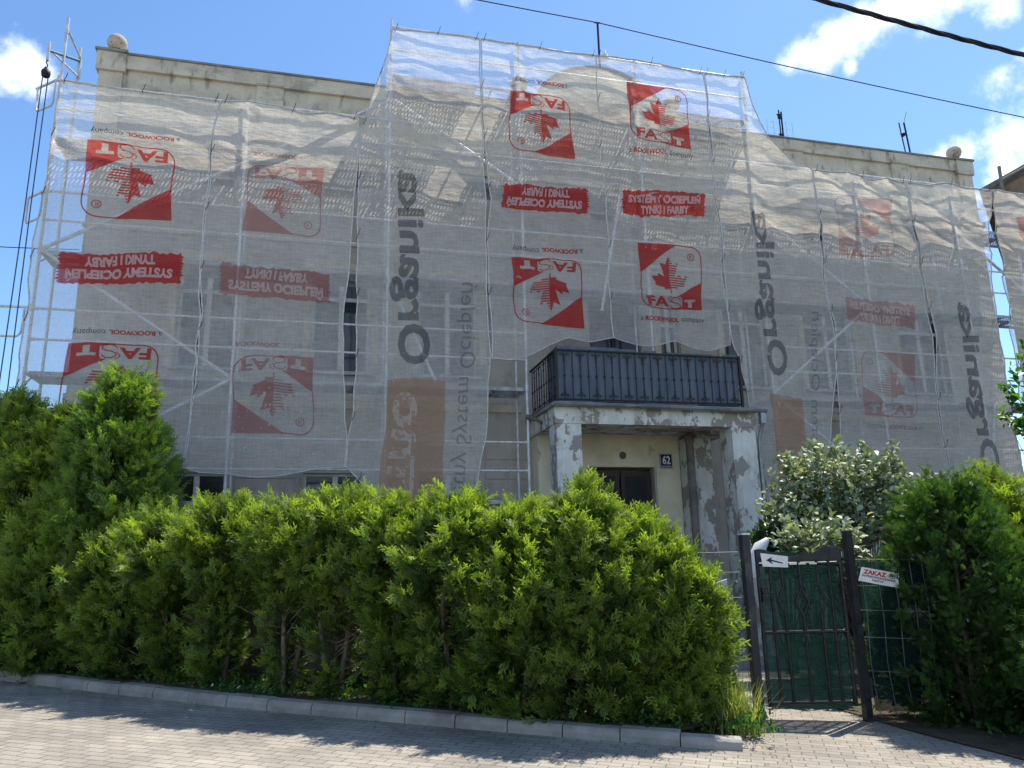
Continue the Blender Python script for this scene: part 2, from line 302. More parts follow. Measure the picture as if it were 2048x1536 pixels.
def text_mesh(txt, bold=0.0, res=3):
    """2-D vertices (normalised to their bounding box) and faces of a piece of lettering"""
    key = (txt, bold)
    if key in _tc: return _tc[key]
    cu = bpy.data.curves.new('t', 'FONT'); cu.body = txt; cu.resolution_u = res; cu.offset = bold
    o = bpy.data.objects.new('t', cu); COL.objects.link(o)
    dg = bpy.context.evaluated_depsgraph_get(); me = bpy.data.meshes.new_from_object(o.evaluated_get(dg))
    v = np.array([x.co[:2] for x in me.vertices]); f = [tuple(p.vertices) for p in me.polygons]
    bpy.data.objects.remove(o); bpy.data.curves.remove(cu); bpy.data.meshes.remove(me)
    mn, mx = v.min(0), v.max(0); asp = (mx[0]-mn[0])/(mx[1]-mn[1]); v = (v-mn)/(mx-mn)
    _tc[key] = (v, f, asp); return _tc[key]
# ================================================================ SETTING
gp = MB(); gp.add([(-250,-60,.45), (250,-60,-.7), (250,400,-.7), (-250,400,.45)], [(0,1,2,3)])
tag(gp.build('ground', M['soil'], loc=(0,0,0)), kind='structure')
st = MB()
xs = [-40,-14,16,40]
for i in range(3):
    a, b = xs[i], xs[i+1]
    st.add([(a,-25,gz(a)+.0), (b,-25,gz(b)), (b,13.8,gz(b)), (a,13.8,gz(a))], [(0,1,2,3)])
tag(st.build('street', M['paving'], loc=(0,0,0)), kind='structure')
KB = [(-10,13.4), (-6,12.3), (-4.6,11.55), (-3.59,10.82), (-2.24,9.74), (-.57,8.45), (.82,7.60), (1.66,7.02), (2.4,6.6), (2.98,6.22), (3.45,5.98), (3.95,5.80)]
def kb_resample(step):
    P = [Vector((x, y, 0)) for x, y in KB]; out_ = [P[0]]; acc = 0
    for i in range(len(P)-1):
        L = (P[i+1]-P[i]).length; d = step-acc
        while d <= L: out_.append(P[i].lerp(P[i+1], d/L)); d += step
        acc = L-(d-step)
    return out_
def smoothpath(P, it=3):
    for _ in range(it): P = [P[0]]+[(P[i-1]+P[i]*2+P[i+1])/4 for i in range(1, len(P)-1)]+[P[-1]]
    return P
kp = smoothpath(kb_resample(.5), 2)
kb = MB()
for i in range(len(kp)-1):
    a, b = kp[i], kp[i+1]
    if a.x > 3.35: break
    d = (b-a).normalized(); n = Vector((-d.y, d.x, 0)); n = n if n.y > 0 else -n
    a = a+d*.005; b = b-d*.005; hh = (.102 if a.x < 2.7 else .102-.085*min(1, (a.x-2.7)/.9))+random.uniform(-.006, .006); tw = random.uniform(-.006, .006)
    prof = [(0, -.15), (0, hh-.05), (.012, hh-.018), (.035, hh), (.15, hh+.004), (.15, -.15)]
    vs = [(p.x+n.x*(o_+tw), p.y+n.y*(o_+tw), gz(p.x)+z_) for p in (a, b) for o_, z_ in prof]; k = len(prof)
    kb.add(vs, [(j, (j+1)%k, (j+1)%k+k, j+k) for j in range(k)]+[tuple(range(k-1, -1, -1)), tuple(range(k, 2*k))])
tag(kb.build('kerb', M['kerb'], loc=(0,0,0)), kind='structure')
def koff(s, off):
    """point at path distance s (m, from the gate end leftwards) and offset off behind the kerb face"""
    P = kp[::-1]; i = min(int(s/.5), len(P)-2); f = s/.5-i; p = P[i].lerp(P[i+1], f); d = (P[i]-P[i+1]).normalized(); n = Vector((-d.y, d.x, 0)); n = n if n.y > 0 else -n
    return p+n*off
yl = [koff(s, .149) for s in np.arange(1.0, 15.4, .5)][::-1]
yb = [koff(s_, 1.55) for s_ in np.arange(.6, 15.4, .5)]
pts = [(p.x, p.y) for p in yl]+[(3.55,6.65), (3.95,7.0), (4.0,7.4)]+[(p.x, p.y) for p in yb]
yd = MB(); yd.add([(x, y, gz(x)+.105) for x, y in pts], [tuple(range(len(pts)))])
tag(yd.build('flower_bed', M['soil'], loc=(0,0,0)), kind='structure')
pts = [(5.42,7.0), (5.40,6.4), (5.48,5.6), (5.55,4.6), (5.8,2.5), (6.5,0), (16,0), (16,10.2), (6.6,10.2), (6.0,9), (5.45,7.6)]
yd = MB(); yd.add([(x, y, gz(x)+.012) for x, y in pts], [tuple(range(len(pts)))])
tag(yd.build('yard_soil', M['soil'], loc=(0,0,0)), kind='structure')
# ================================================================ HOUSE
YW = 13.85
house = empty('apartment_house', (5.6, YW, -.1), 'old grey rendered house with parapet behind the scaffold and nets', 'building')
XL, XR = -4.12, 15.42
wins = []   # (x0,x1,z0,z1,kind)
for a, b in ((-2.5,-1.5), (-.2,.85), (1.75,2.9), (8.2,9.2), (10.15,11.35), (12.6,13.8)): wins.append((a, b, 4.95, 6.9, 'up'))
for a, b in ((-2.5,-1.5), (-.25,.85), (1.75,2.9), (8.6,9.4), (10.15,11.35), (12.6,13.8)): wins.append((a, b, 1.55, 3.12, 'lo'))
wins += [(5.2,6.3,4.32,6.75,'bd'), (6.75,7.15,4.9,6.75,'up')]
for a in (-2.3,-.1,2.05,5.3,8.5,10.4,12.8): wins.append((a, a+.65, 8.42, 8.68, 'at'))
holes = [(a, b, c, d) for a, b, c, d, _ in wins]+[(5.05,6.42,-.1,3.26)]
# front wall with openings: grid of cells
xsr = sorted({XL, XR}|{v for h in holes for v in h[:2]}); zsr = sorted({-.5, 9.7}|{v for h in holes for v in h[2:]})
wm = MB()
for i in range(len(xsr)-1):
    for j in range(len(zsr)-1):
        cx, cz = (xsr[i]+xsr[i+1])/2, (zsr[j]+zsr[j+1])/2
        if any(h[0] < cx < h[1] and h[2] < cz < h[3] for h in holes): continue
        wm.add([(xsr[i],YW,zsr[j]), (xsr[i+1],YW,zsr[j]), (xsr[i+1],YW,zsr[j+1]), (xsr[i],YW,zsr[j+1])], [(0,1,2,3)])
for a, b, c, d in holes:
    y2 = YW+.22
    wm.add([(a,YW,c),(b,YW,c),(b,YW,d),(a,YW,d),(a,y2,c),(b,y2,c),(b,y2,d),(a,y2,d)], [(0,4,5,1),(1,5,6,2),(2,6,7,3),(3,7,4,0)])
wm.add([(XL,YW,-.5),(XL,24,-.5),(XL,24,9.7),(XL,YW,9.7)], [(0,1,2,3)]); wm.add([(XR,YW,-.5),(XR,24,-.5),(XR,24,9.7),(XR,YW,9.7)], [(3,2,1,0)])
wm.add([(XL,24,-.5),(XR,24,-.5),(XR,24,9.7),(XL,24,9.7)], [(3,2,1,0)]); wm.add([(XL,YW,9.7),(XR,YW,9.7),(XR,24,9.7),(XL,24,9.7)], [(0,1,2,3)])
wm.add([(XL+.3,YW+.5,-.4),(XR-.3,YW+.5,-.4),(XR-.3,YW+.5,9.6),(XL+.3,YW+.5,9.6)], [(0,1,2,3)])
wm.build('wall', M['wall'], house)
co = MB()
for z0, z1, pr in ((4.28,4.42,.05), (7.42,7.5,.035), (9.0,9.12,.06), (9.12,9.24,.12), (3.62,3.68,.02), (1.1,1.18,.04)):
    segs = [(XL-.03, XR+.03)] if z0 > 4.5 or z0 < 0 else ([(XL-.03, 3.74), (7.9, XR+.03)])
    for a, b in segs: co.box(a, b, YW-pr, YW+.01, z0, z1)
for z in (3.42, 3.05, 2.68, 2.3, 1.93, 1.55):
    pass
co.build('cornice', M['parapet'], house)
# rusticated lower storey: grooved courses
for a, b in ((XL-.01, -2.62), (-1.38, -.37), (.97, 1.63), (3.02, 3.86), (7.92, 8.48), (9.52, 10.03), (11.47, 12.48), (13.92, XR+.01)):
    ru = MB(); zz = 1.2
    while zz < 3.6: ru.box(a, b, YW-.022, YW+.004, zz, zz+.34); ru.box(a, b, YW-.006, YW+.004, zz+.34, zz+.365); zz += .365
    ru.build('rusticated_panel', M['wall'], house)
for a, b, c, d, kd in wins:
    f = MB(); y0 = YW+.10; y1 = YW+.155; t = .055
    f.box(a, b, y0, y1, c, c+t); f.box(a, b, y0, y1, d-t, d); f.box(a, a+t, y0, y1, c+t, d-t); f.box(b-t, b, y0, y1, c+t, d-t)
    if kd != 'at':
        mx = (a+b)/2; f.box(mx-.045, mx+.045, y0-.012, y1-.003, c+t, d-t)
        if d-c > 1.7: f.box(a+t, mx-.045, y0-.003, y1-.006, d-.55, d-.48); f.box(mx+.045, b-t, y0-.003, y1-.006, d-.55, d-.48)
    fo = f.build('window', M['dark'] if kd == 'bd' else M['winframe'], house)
    p = MB(); p.add([(a+.02,y0+.03,c+.02),(b-.02,y0+.03,c+.02),(b-.02,y0+.03,d-.02),(a+.02,y0+.03,d-.02)], [(0,1,2,3)]); p.build('pane', M['glass'], fo)
    if kd in ('up', 'lo'):
        s_ = MB(); s_.box(a-.08, b+.08, YW-.09, YW+.10, c-.05, c-.004); s_.build('sill', M['tin'], fo)
    if kd == 'up':
        s_ = MB(); s_.box(a-.16, a-.02, YW-.04, YW+.003, c, d+.02); s_.box(b+.02, b+.16, YW-.04, YW+.003, c, d+.02); s_.box(a-.22, b+.22, YW-.06, YW+.003, d+.022, d+.2); s_.build('surround', M['parapet'], fo)
# parapet
def gable(x):
    c, hw = 5.72, 1.62
    u = (x-c)/hw
    return 10.62+1.40*math.sqrt(max(0, 1-abs(u)**2.0)) if abs(u) < 1 else 0
pa = MB()
pa.box(XL, 3.6, YW, YW+.3, 9.702, 10.58); pa.box(7.75, XR, YW, YW+.3, 9.702, 10.58); pa.box(3.6, 4.15, YW-.02, YW+.3, 9.702, 11.0); pa.box(7.2, 7.75, YW-.02, YW+.3, 9.702, 11.0)
pa.box(XL, XL+.3, YW+.3, 23.9, 9.702, 10.6); pa.box(XR-.3, XR, YW+.3, 23.9, 9.702, 10.6)
gp_ = [(4.15, 9.702)]+[(4.15+(7.2-4.15)*k/28, max(gable(4.15+(7.2-4.15)*k/28), 10.6)) for k in range(29)]+[(7.2, 9.702)]
pa.prismXZ(gp_, YW, YW+.3)
pa.build('parapet', M['parapet'], house)
for a, b in ((-3.74, 3.58), (7.78, 14.9)):   # projecting top band and pilaster strips
    fr = MB()
    fr.box(a, b, YW-.07, YW+.33, 10.582, 10.86)
    k = a+2.35
    while k < b-.6: fr.box(k, k+.5, YW-.045, YW-.001, 9.4, 10.58); fr.box(k-.01, k+.51, YW-.085, YW-.071, 10.60, 10.85); k += 2.9
    fr.build('parapet_band', M['parapet'], house)
cp = MB()
for a, b in ((-3.74, 3.58), (7.78, 14.9)): cp.box(a, b, YW-.10, YW+.36, 10.862, 10.90)
arc = [(x, z) for x, z in gp_[1:-1]]
for (x0, z0), (x1, z1) in zip(arc[:-1], arc[1:]):
    cp.add([(x0,YW-.07,z0+.002),(x1,YW-.07,z1+.002),(x1,YW+.34,z1+.002),(x0,YW+.34,z0+.002),(x0,YW-.07,z0+.045),(x1,YW-.07,z1+.045),(x1,YW+.34,z1+.045),(x0,YW+.34,z0+.045)], [(4,5,6,7),(0,1,5,4),(3,7,6,2),(0,3,2,1)])
cp.build('coping', M['coping'], house)
for px, top in ((-3.95, 11.0), (15.15, 10.98)):
    q = MB(); q.box(px-.2, px+.2, YW-.05, YW+.4, 9.24, 10.5); q.box(px-.25, px+.25, YW-.10, YW+.45, 10.502, top-.12); pi = q.build('pier', M['parapet'], house)
    q = MB(); q.box(px-.28, px+.28, YW-.13, YW+.48, top-.118, top-.07); q.build('cap', M['coping'], pi)
    q = MB(); q.box(px-.16, px+.16, YW, YW+.32, top-.068, top-.01)
    q.lathe((px, YW+.16, top), [(.12,-.01),(.10,.03),(.075,.06),(.08,.08)]+[(.175*math.sin(a_), .235-.175*math.cos(a_)) for a_ in np.linspace(.45, math.pi, 14)], 24); q.build('ball_finial', M['stone'], pi)
for px in (3.9, 7.46):
    q = MB(); q.box(px-.26, px+.26, YW-.06, YW+.32, 11.002, 11.12); q.box(px-.16, px+.16, YW, YW+.28, 11.122, 11.22)
    q.lathe((px, YW+.14, 11.2), [(.12,.02),(.09,.06),(.08,.1)]+[(.19*math.sin(a_), .29-.19*math.cos(a_)) for a_ in np.linspace(.45, math.pi, 14)], 22); q.build('ball_finial', M['stone'], house)
# ---- portal
YF = 12.17
pc = MB(); pc.box(3.89, 4.34, YF, YF+.42, -.3, 3.80); pc.build('portal_column', M['portal'], house)
pc = MB(); pc.box(7.20, 7.68, YF, YF+.42, -.3, 3.80); pc.build('portal_column', M['portal'], house)
pc = MB(); pc.box(3.93, 4.30, 13.45, YW-.002, -.3, 3.80); pc.build('pilaster', M['porchwall'], house)
pc = MB(); pc.box(6.98, 7.50, 13.50, YW-.002, -.3, 3.80); pc.build('pilaster', M['portal'], house)
pc = MB(); pc.box(3.87, 7.70, YF-.01, YF+.40, 3.802, 4.09); pc.box(3.87, 4.3, YF+.402, YW-.002, 3.802, 4.09); pc.box(7.22, 7.70, YF+.402, YW-.002, 3.802, 4.09); pc.box(4.302, 7.218, YF+.402, YW-.002, 3.9, 4.09); pc.build('lintel', M['portal'], house)
pc = MB(); pc.box(4.35, 6.96, YW-.03, YW-.003, 3.265, 3.898); pc.box(4.35, 5.02, YW-.03, YW-.003, -.1, 3.263); pc.box(6.45, 6.96, YW-.03, YW-.003, -.1, 3.263); pc.build('porch_wall', M['porchwall'], house)
pc = MB(); pc.box(3.82, 7.75, YF-.06, YW-.002, 4.092, 4.16); pc.build('balcony_slab', M['coping'], house)
gt = MB(); 
for k in range(7):
    a_ = math.pi+math.pi*k/6
gt.add([(3.80+(7.86-3.80)*u, YF-.12+.055*math.cos(math.pi+math.pi*k/8), 4.135+.055*math.sin(math.pi+math.pi*k/8)-.03*u) for u in (0, 1) for k in range(9)], [(k, k+1, k+10, k+9) for k in range(8)])
gt.tube([(3.80, YF-.178, 4.14), (7.86, YF-.178, 4.11)], .010, 6); gt.build('gutter', M['tin'], house)
dp = MB(); dp.box(7.735, 7.83, YF-.14, YF-.05, 3.86, 4.06); dp.tube([(7.78, YF-.09, 3.87), (7.76, YF+.02, 3.6), (7.76, YF+.05, 3.2), (7.76, YF+.05, 0)], .035, 10); dp.build('downpipe', M['tin'], house)
dp = MB(); dp.tube([(7.02, 13.46, 3.88), (7.02, 13.46, 0)], .075, 12); dp.tube([(7.02, 13.46, 3.86), (7.02, 13.46, 3.72)], .095, 12); dp.build('drainpipe', M['bare'], house)
d = MB(); d.box(5.1, 5.72, YW+.12, YW+.17, -.05, 3.2); d.box(5.76, 6.38, YW+.12, YW+.17, -.05, 3.2)
for a in (5.18, 5.84):
    d.box(a, a+.46, YW+.105, YW+.118, .25, 1.1); d.box(a, a+.46, YW+.105, YW+.118, 1.3, 2.15)
dr = d.build('door', M['door'], house)
p = MB()
for a in (5.18, 5.84): p.add([(a,YW+.117,2.35),(a+.46,YW+.117,2.35),(a+.46,YW+.117,3.1),(a,YW+.117,3.1)], [(0,1,2,3)])
p.build('pane', M['doorglass'], dr)
h = MB(); h.tube([(5.69, YW+.06, 1.15), (5.69, YW+.1, 1.15)], .015); h.tube([(5.69, YW+.06, 1.15), (5.60, YW+.06, 1.15)], .012); h.build('handle', M['galv'], dr)
s_ = MB(); s_.box(4.9, 6.6, 13.3, YW-.004, -.1, .12); s_.box(4.7, 6.8, 13.0, 13.298, -.1, .0); s_.build('doorstep', M['kerb'], house)
# house number plate, lamp, vent
num = empty('house_number_plate', (6.67, YW-.04, 3.39), 'blue enamel plate with white number 62 on the porch wall', 'house number')
q = MB(); q.box(6.535, 6.80, YW-.05, YW-.032, 3.24, 3.53); q.build('plate', M['signblue'], num)
q = MB(); 
for a, b, c, d_ in ((6.54,6.795,3.245,3.252),(6.54,6.795,3.518,3.525),(6.54,6.547,3.252,3.518),(6.788,6.795,3.252,3.518)): q.box(a, b, YW-.054, YW-.051, c, d_)
q.build('border', M['signw'], num)
def flat_text(txt, x0, x1, z0, z1, y, name, m_, parent, bold=0.0):
    v, f, asp = text_mesh(txt, bold); q = MB(); q.add([(x0+(x1-x0)*a, y, z0+(z1-z0)*b) for a, b in v], [tuple(g) for g in f]); return q.build(name, m_, parent)
flat_text('62', 6.585, 6.755, 3.32, 3.49, YW-.054, 'lettering', M['signw'], num, .03)
flat_text('KLECZKOWSKA', 6.558, 6.778, 3.265, 3.292, YW-.054, 'lettering', M['signw'], num, .02)
q = MB(); y = YW-.03
q.lathe((0,0,0), [(0,.07),(.035,.065),(.04,.03),(.065,.03),(.075,.0)], 20)
q.v = [(5.76+a, y-c, 3.49+b) for a, b, c in q.v]; lamp = q.build('wall_lamp', M['bare'], loc=(5.76, y, 3.49)); tag(lamp, 'small round grey lamp on the wall above the front door', 'wall lamp')
# ---- balcony railing
rail = empty('balcony_railing', (5.7, YF, 4.17), 'black wrought iron balcony railing backed by grey-blue sheet', 'railing')
RX0, RX1, RZ0, RZ1 = 3.93, 7.47, 4.2, 5.1
q = MB()
for z, r in ((RZ1, .018), (RZ0+.03, .014)):
    q.box(RX0-r, RX1+r, YF-r, YF+r, z-r*.7, z+r*.7)
    for X in (RX0, RX1): q.box(X-r, X+r, YF+r+.002, YW-.02, z-r*.7, z+r*.7)
q.build('rail', M['grille'], rail)
for X in (RX0, RX1):
    q = MB(); q.box(X-.022, X+.022, YF-.022, YF+.022, 4.162, RZ1+.03); q.build('corner_post', M['grille'], rail)
def baluster(scroll):
    q = MB(); q.box(-.007, .007, -.007, .007, RZ0+.04, RZ1-.013)
    zc = (RZ0+RZ1)/2-.02; q.box(-.016, .016, -.016, .016, zc, zc+.025)
    if scroll:
        for zt, sg in ((RZ1-.02, 1), (RZ0+.05, -1)):
            for sx in (-1, 1):
                pts_ = [(sx*(.004), 0, zt-sg*.16), (sx*.012, 0, zt-sg*.11), (sx*.03, 0, zt-sg*.055), (sx*.055, 0, zt-sg*.03), (sx*.075, 0, zt-sg*.04), (sx*.075, 0, zt-sg*.062), (sx*.055, 0, zt-sg*.066), (sx*.05, 0, zt-sg*.052)]
                q.tube(pts_, .006, 5)
            q.box(-.014, .014, -.014, .014, zt-sg*.17-.01, zt-sg*.17+.01)
    return q
bme = []
for sc_ in (0, 1):
    o = baluster(sc_).build('baluster', M['grille'], rail); bme.append(o.data); bpy.data.objects.remove(o)
def put_bal(x, y, rz, sc_):
    o = bpy.data.objects.new('baluster', bme[sc_]); COL.objects.link(o); o.parent = rail; o.location = (x-rail.location.x, y-rail.location.y, 0); o.rotation_euler = (0, 0, rz); return o
# baluster meshes are stored relative to the railing's base, shift back to a local origin
for me in bme:
    co_ = np.empty(len(me.vertices)*3, dtype=np.float32); me.vertices.foreach_get('co', co_); co_ = co_.reshape(-1, 3); co_[:, 0] += rail.location.x; co_[:, 1] += rail.location.y; me.vertices.foreach_set('co', co_.ravel()); me.update()
nb = 24
for k in range(1, nb): put_bal(RX0+(RX1-RX0)*k/nb, YF, 0, k%2)
for X in (RX0, RX1):
    for k in range(1, 11): put_bal(X, YF+(YW-YF)*k/11, R(90), k%2)
q = MB()
def wavy(x0, y0, x1, y1, n_):
    top = []
    for k in range(n_+1):
        u = k/n_; x = x0+(x1-x0)*u; y = y0+(y1-y0)*u
        top.append((x, y, u))
    return top
steps = [(0, .33, 5.185), (.33, .43, 5.17), (.43, .47, 5.13), (.47, .54, 5.165), (.54, .60, 5.115), (.60, .86, 5.15), (.86, .92, 5.09), (.92, 1.0, 5.16)]
for a, b, zt in steps:
    xa, xb = RX0+.03+(RX1-RX0-.06)*a, RX0+.03+(RX1-RX0-.06)*b; q.box(xa, xb-.002, YF+.03, YF+.036, 4.2, zt)
q.box(RX0+.028, RX0+.034, YF+.04, YF+.62, 4.2, 5.17); q.box(RX1-.034, RX1-.028, YF+.04, YW-.05, 4.2, 5.1)
q.build('privacy_sheet', M['screen'], rail)
# ================================================================ ROOF THINGS
def antenna(px, base, ht, tilt, lab, panel):
    a = empty('tv_antenna', base, lab, 'antenna')
    b = Vector(base); top = b+Vector((tilt, 0, ht))
    q = MB(); q.tube([b, top], .022, 8); q.build('mast', M['black'], a)
    q = MB()
    if panel:
        for k in range(4):
            z = b.z+ht*(.32+.2*k); q.tube([(b.x-.05, b.y-.1, z), (b.x-.17, b.y-.12, z+.05)], .02, 6); q.box(b.x-.12, b.x-.04, b.y-.14, b.y-.06, z-.04, z+.06)
        q.tube([(b.x-.12, b.y-.1, b.z+ht*.25), (b.x-.10, b.y-.1, top.z-.03)], .018, 6)
        q.build('dipole_boom', M['black'], a)
        q = MB()
        for k in range(13): z = b.z+ht*(.18+.06*k); q.tube([(b.x-.36, b.y+.05, z), (b.x+.36, b.y+.05, z)], .004, 4)
        for k in range(5): x = b.x-.36+.18*k; q.tube([(x, b.y+.05, b.z+ht*.16), (x, b.y+.05, b.z+ht*.92)], .004, 4)
        q.build('reflector_grid', M['wire'], a)
    else:
        q.tube([(b.x-.12, b.y, b.z+.02), (top.x-.16, b.y, top.z-.02)], .016, 6)
        for k in range(4):
            z = b.z+ht*(.06+.27*k); o_ = tilt*(.1+.25*k)
            q.tube([(b.x-.3+o_, b.y-.1, z-.04), (b.x-.1+o_, b.y-.05, z+.04)], .012, 6); q.tube([(b.x-.16+o_, b.y, z), (b.x+.02+o_, b.y, z+.03)], .014, 6); q.box(b.x-.15+o_, b.x-.08+o_, b.y-.04, b.y+.04, z-.03, z+.05)
        q.tube([(top.x, b.y, top.z), (top.x-.16, b.y-.3, top.z+.12)], .006, 5)
        q.build('dipole_boom', M['black'], a)
antenna(0, (11.0, 15, 9.703), 2.72, .04, 'black aerial with wire grid reflector on the roof beside the draped net', True)
antenna(0, (14.95, 15, 9.703), 2.9, -.2, 'bare black aerial leaning on the roof near the corner ball', False)
ms_ = empty('service_mast', (5.80, 14.02, 12.05), 'black iron mast on the gable carrying the overhead wire', 'mast')
q = MB(); q.tube([(5.8, 14.02, 11.9), (5.8, 14.02, 13.36)], .026, 8); q.tube([(5.72, 14.02, 13.36), (5.86, 14.02, 13.37)], .02, 6); q.build('pole', M['black'], ms_)
q = MB(); q.lathe((5.93, 14.0, 12.42), [(.0,.26),(.03,.22),(.02,.16),(.07,.12),(.05,.06),(.08,.02),(.02,-.06),(0,-.06)], 12); q.tube([(5.8, 14.02, 12.38), (5.93, 14.0, 12.38)], .014, 6); q.build('insulator', M['signw'], ms_)
def catenary(a, b, sag, n=24): 
    a, b = Vector(a), Vector(b); return [a.lerp(b, k/n)-Vector((0, 0, sag*4*(k/n)*(1-k/n))) for k in range(n+1)]
q = MB(); q.tube(catenary((-14, 14.02, 14.9), (5.8, 14.02, 13.37), .25), .013, 6); q.tube(catenary((5.8, 14.02, 13.37), (27, 14.02, 12.15), .15), .013, 6)
tag(q.build('overhead_wire', M['black'], loc=(5.8, 14.02, 13.37)), 'thin dark overhead wire sloping down across the sky over the gable', 'wire')
a0, a1 = atY(1560, -40, 5.0), atY(2130, 118, 5.0)
base = catenary(a0-(a1-a0)*.8, a1+(a1-a0)*.6, .10, 90); q = MB()
for s in range(3):
    q.tube([p+Vector((0, math.cos(k*.62+s*2.1), math.sin(k*.62+s*2.1)))*.012 for k, p in enumerate(base)], .0125, 7)
tag(q.build('twisted_cable', M['black'], loc=tuple(base[0])), 'thick black twisted cable crossing the top right sky', 'cable')
q = MB(); q.tube(catenary((-12, 11.2, 6.3), (-4.15, 13.84, 6.98), .2, 16), .008, 6); tag(q.build('service_wire', M['black'], loc=(-4.15, 13.84, 6.98)), 'thin dark wire running to the left corner of the house behind the net', 'wire')
# ================================================================ NEIGHBOUR
nb_ = empty('neighbour_house', (24, 18, -.5), 'brown neighbouring house with sloping roof edge at the far right', 'building')
e0, e1 = (19.6, 12.35), (27, 16.4)
q = MB(); q.prismXZ([(20.65,-.6), (34,-.6), (34,12), (27,16.2), (20.65,12.65)], 18, 25, 9); q.build('wall', M['brick'], nb_)
q = MB()
for (x0, z0), (x1, z1) in (((19.9, 12.42), (27, 16.35)), ((27, 16.35), (34.5, 11.9))):
    q.add([(x0,17.7,z0),(x1,17.7,z1),(x1+9.4,25.3,z1),(x0+9.4,25.3,z0),(x0,17.7,z0+.16),(x1,17.7,z1+.16),(x1+9.4,25.3,z1+.16),(x0+9.4,25.3,z0+.16)], [(4,5,6,7),(0,1,5,4),(3,7,6,2),(0,3,2,1),(0,4,7,3),(1,2,6,5)])
q.build('roof', M['bare'], nb_)
ns = empty('roof_scaffold', (21.3, 17.4, 11), 'rusty scaffold post and rail above the neighbouring roof edge', 'scaffold')
p0 = atY(1998, 333, 17.4); p1 = atY(2018, 470, 17.4); q = MB(); q.tube([p0, p1], .05, 8); q.build('standard', M['bare'], ns)
q = MB(); q.tube([atY(2000, 362, 17.4), atY(2120, 295, 17.4)], .045, 8); q.build('rail', M['bare'], ns)
# ================================================================ SCAFFOLD
YO, YI, L0 = 12.84, 13.57, 2.565
PXS = [-4.418, -1.418, 1.082, 3.582, 6.082, 8.582, 11.082, 13.582, 16.082]
sf = empty('facade_scaffold', (3.58, YO, 0), 'galvanised tube scaffold with perforated planks standing along the whole facade', 'scaffold')
topz = [10.80, 9.62, 11.72, 11.62, 11.62, 11.72, 9.62, 9.62, 9.62]
for i, X in enumerate(PXS):
    zb = 4.162 if i == 4 else gz(X)
    q = MB(); q.tube([(X, YO, zb), (X, YO, topz[i])], .0245, 10)
    z = L0
    while z < topz[i]-.2:
        if z > zb: q.tube([(X, YO, z-.07), (X, YO, z+.05)], .031, 10)
        z += 2
    q.build('standard', M['galv'], sf)
    q = MB(); q.tube([(X, YI, 4.162 if i == 4 else gz(X)), (X, YI, 10.76 if i == 0 else L0+(8.1 if 2 <= i <= 5 else 6.1))], .0245, 8); q.build('standard', M['galv'], sf)
    q = MB()
    for l in range(5 if 2 <= i <= 5 else 4):
        z = L0+2*l-.04
        if z > 4.2 or i != 4: q.tube([(X, YO, z), (X, YI, z)], .022, 6)
        if z > 4.2 or i != 4: q.tube([(X, YO+.02, z-.18), (X, YO+.3, z-.01)], .016, 6)
    q.build('transom', M['galv'], sf)
def deck(x0, x1, z, hatch=None):
    for r_ in range(2):
        y0 = YO+.045+r_*.335; y1 = y0+.32
        q = MB(); xa, xb = x0+.03, x1-.03
        segs = [(xa, xb)] if not hatch else [(xa, hatch[0]), (hatch[1], xb)]
        q.cm = 1
        for a, b in segs: q.add([(a,y0,z-.002),(b,y0,z-.002),(b,y1,z-.002),(a,y1,z-.002)], [(0,1,2,3)])
        q.cm = 0
        q.box(xa, xb, y0-.003, y0, z-.065, z); q.box(xa, xb, y1, y1+.003, z-.065, z)
        k = xa
        while k < xb: q.box(k, k+.02, y0+.001, y1-.001, z-.05, z-.004); k += .48
        q.build('deck_plank', [M['galvdeck'], M['perf']], sf)
for i in range(8):
    x0, x1 = PXS[i], PXS[i+1]
    levels = [0, 1, 2, 3]+([4] if 2 <= i <= 4 else [])
    for l in levels:
        z = L0+2*l
        if l == 0 and i in (3, 4): continue
        if l == 1 and i in (3, 4): continue
        deck(x0, x1, z, (2.76, 3.44) if (l == 4 and i == 2) else None)
        if l == 4 or True:
            for dz in (.5, 1.0):
                q = MB(); q.tube([(x0, YO+.0, z+dz), (x1, YO+.0, z+dz)], .019, 8)
                for xx in (x0+.05, x1-.05): q.tube([(xx-.03, YO, z+dz), (xx+.03, YO, z+dz)], .026, 8)
                q.build('guard_rail', M['galv'], sf)
    if l == 3 or l == 4:
        pass
for a, b in (((-4.418, 6.57), (1.082, 10.0)), ((1.082, 10.07), (3.582, 8.50)), ((-4.418, 6.57), (-1.418, 4.55)), ((-1.418, 4.55), (-4.418, 2.7)), ((8.582, 8.5), (11.082, 6.55)), ((11.082, 6.55), (8.582, 4.6)), ((8.582, 4.6), (11.082, 2.6)), ((1.082, 6.5), (1.95, 4.6)), ((5.6, 8.5), (5.1, 6.1)), ((13.582, 8.5), (16.08, 6.5)), ((13.4, 2.6), (13.9, 4.55))):
    q = MB(); q.tube([(a[0], YO+.035, a[1]), (b[0], YO+.035, b[1])], .031, 8)
    q.build('diagonal_brace', M['galv'], sf)
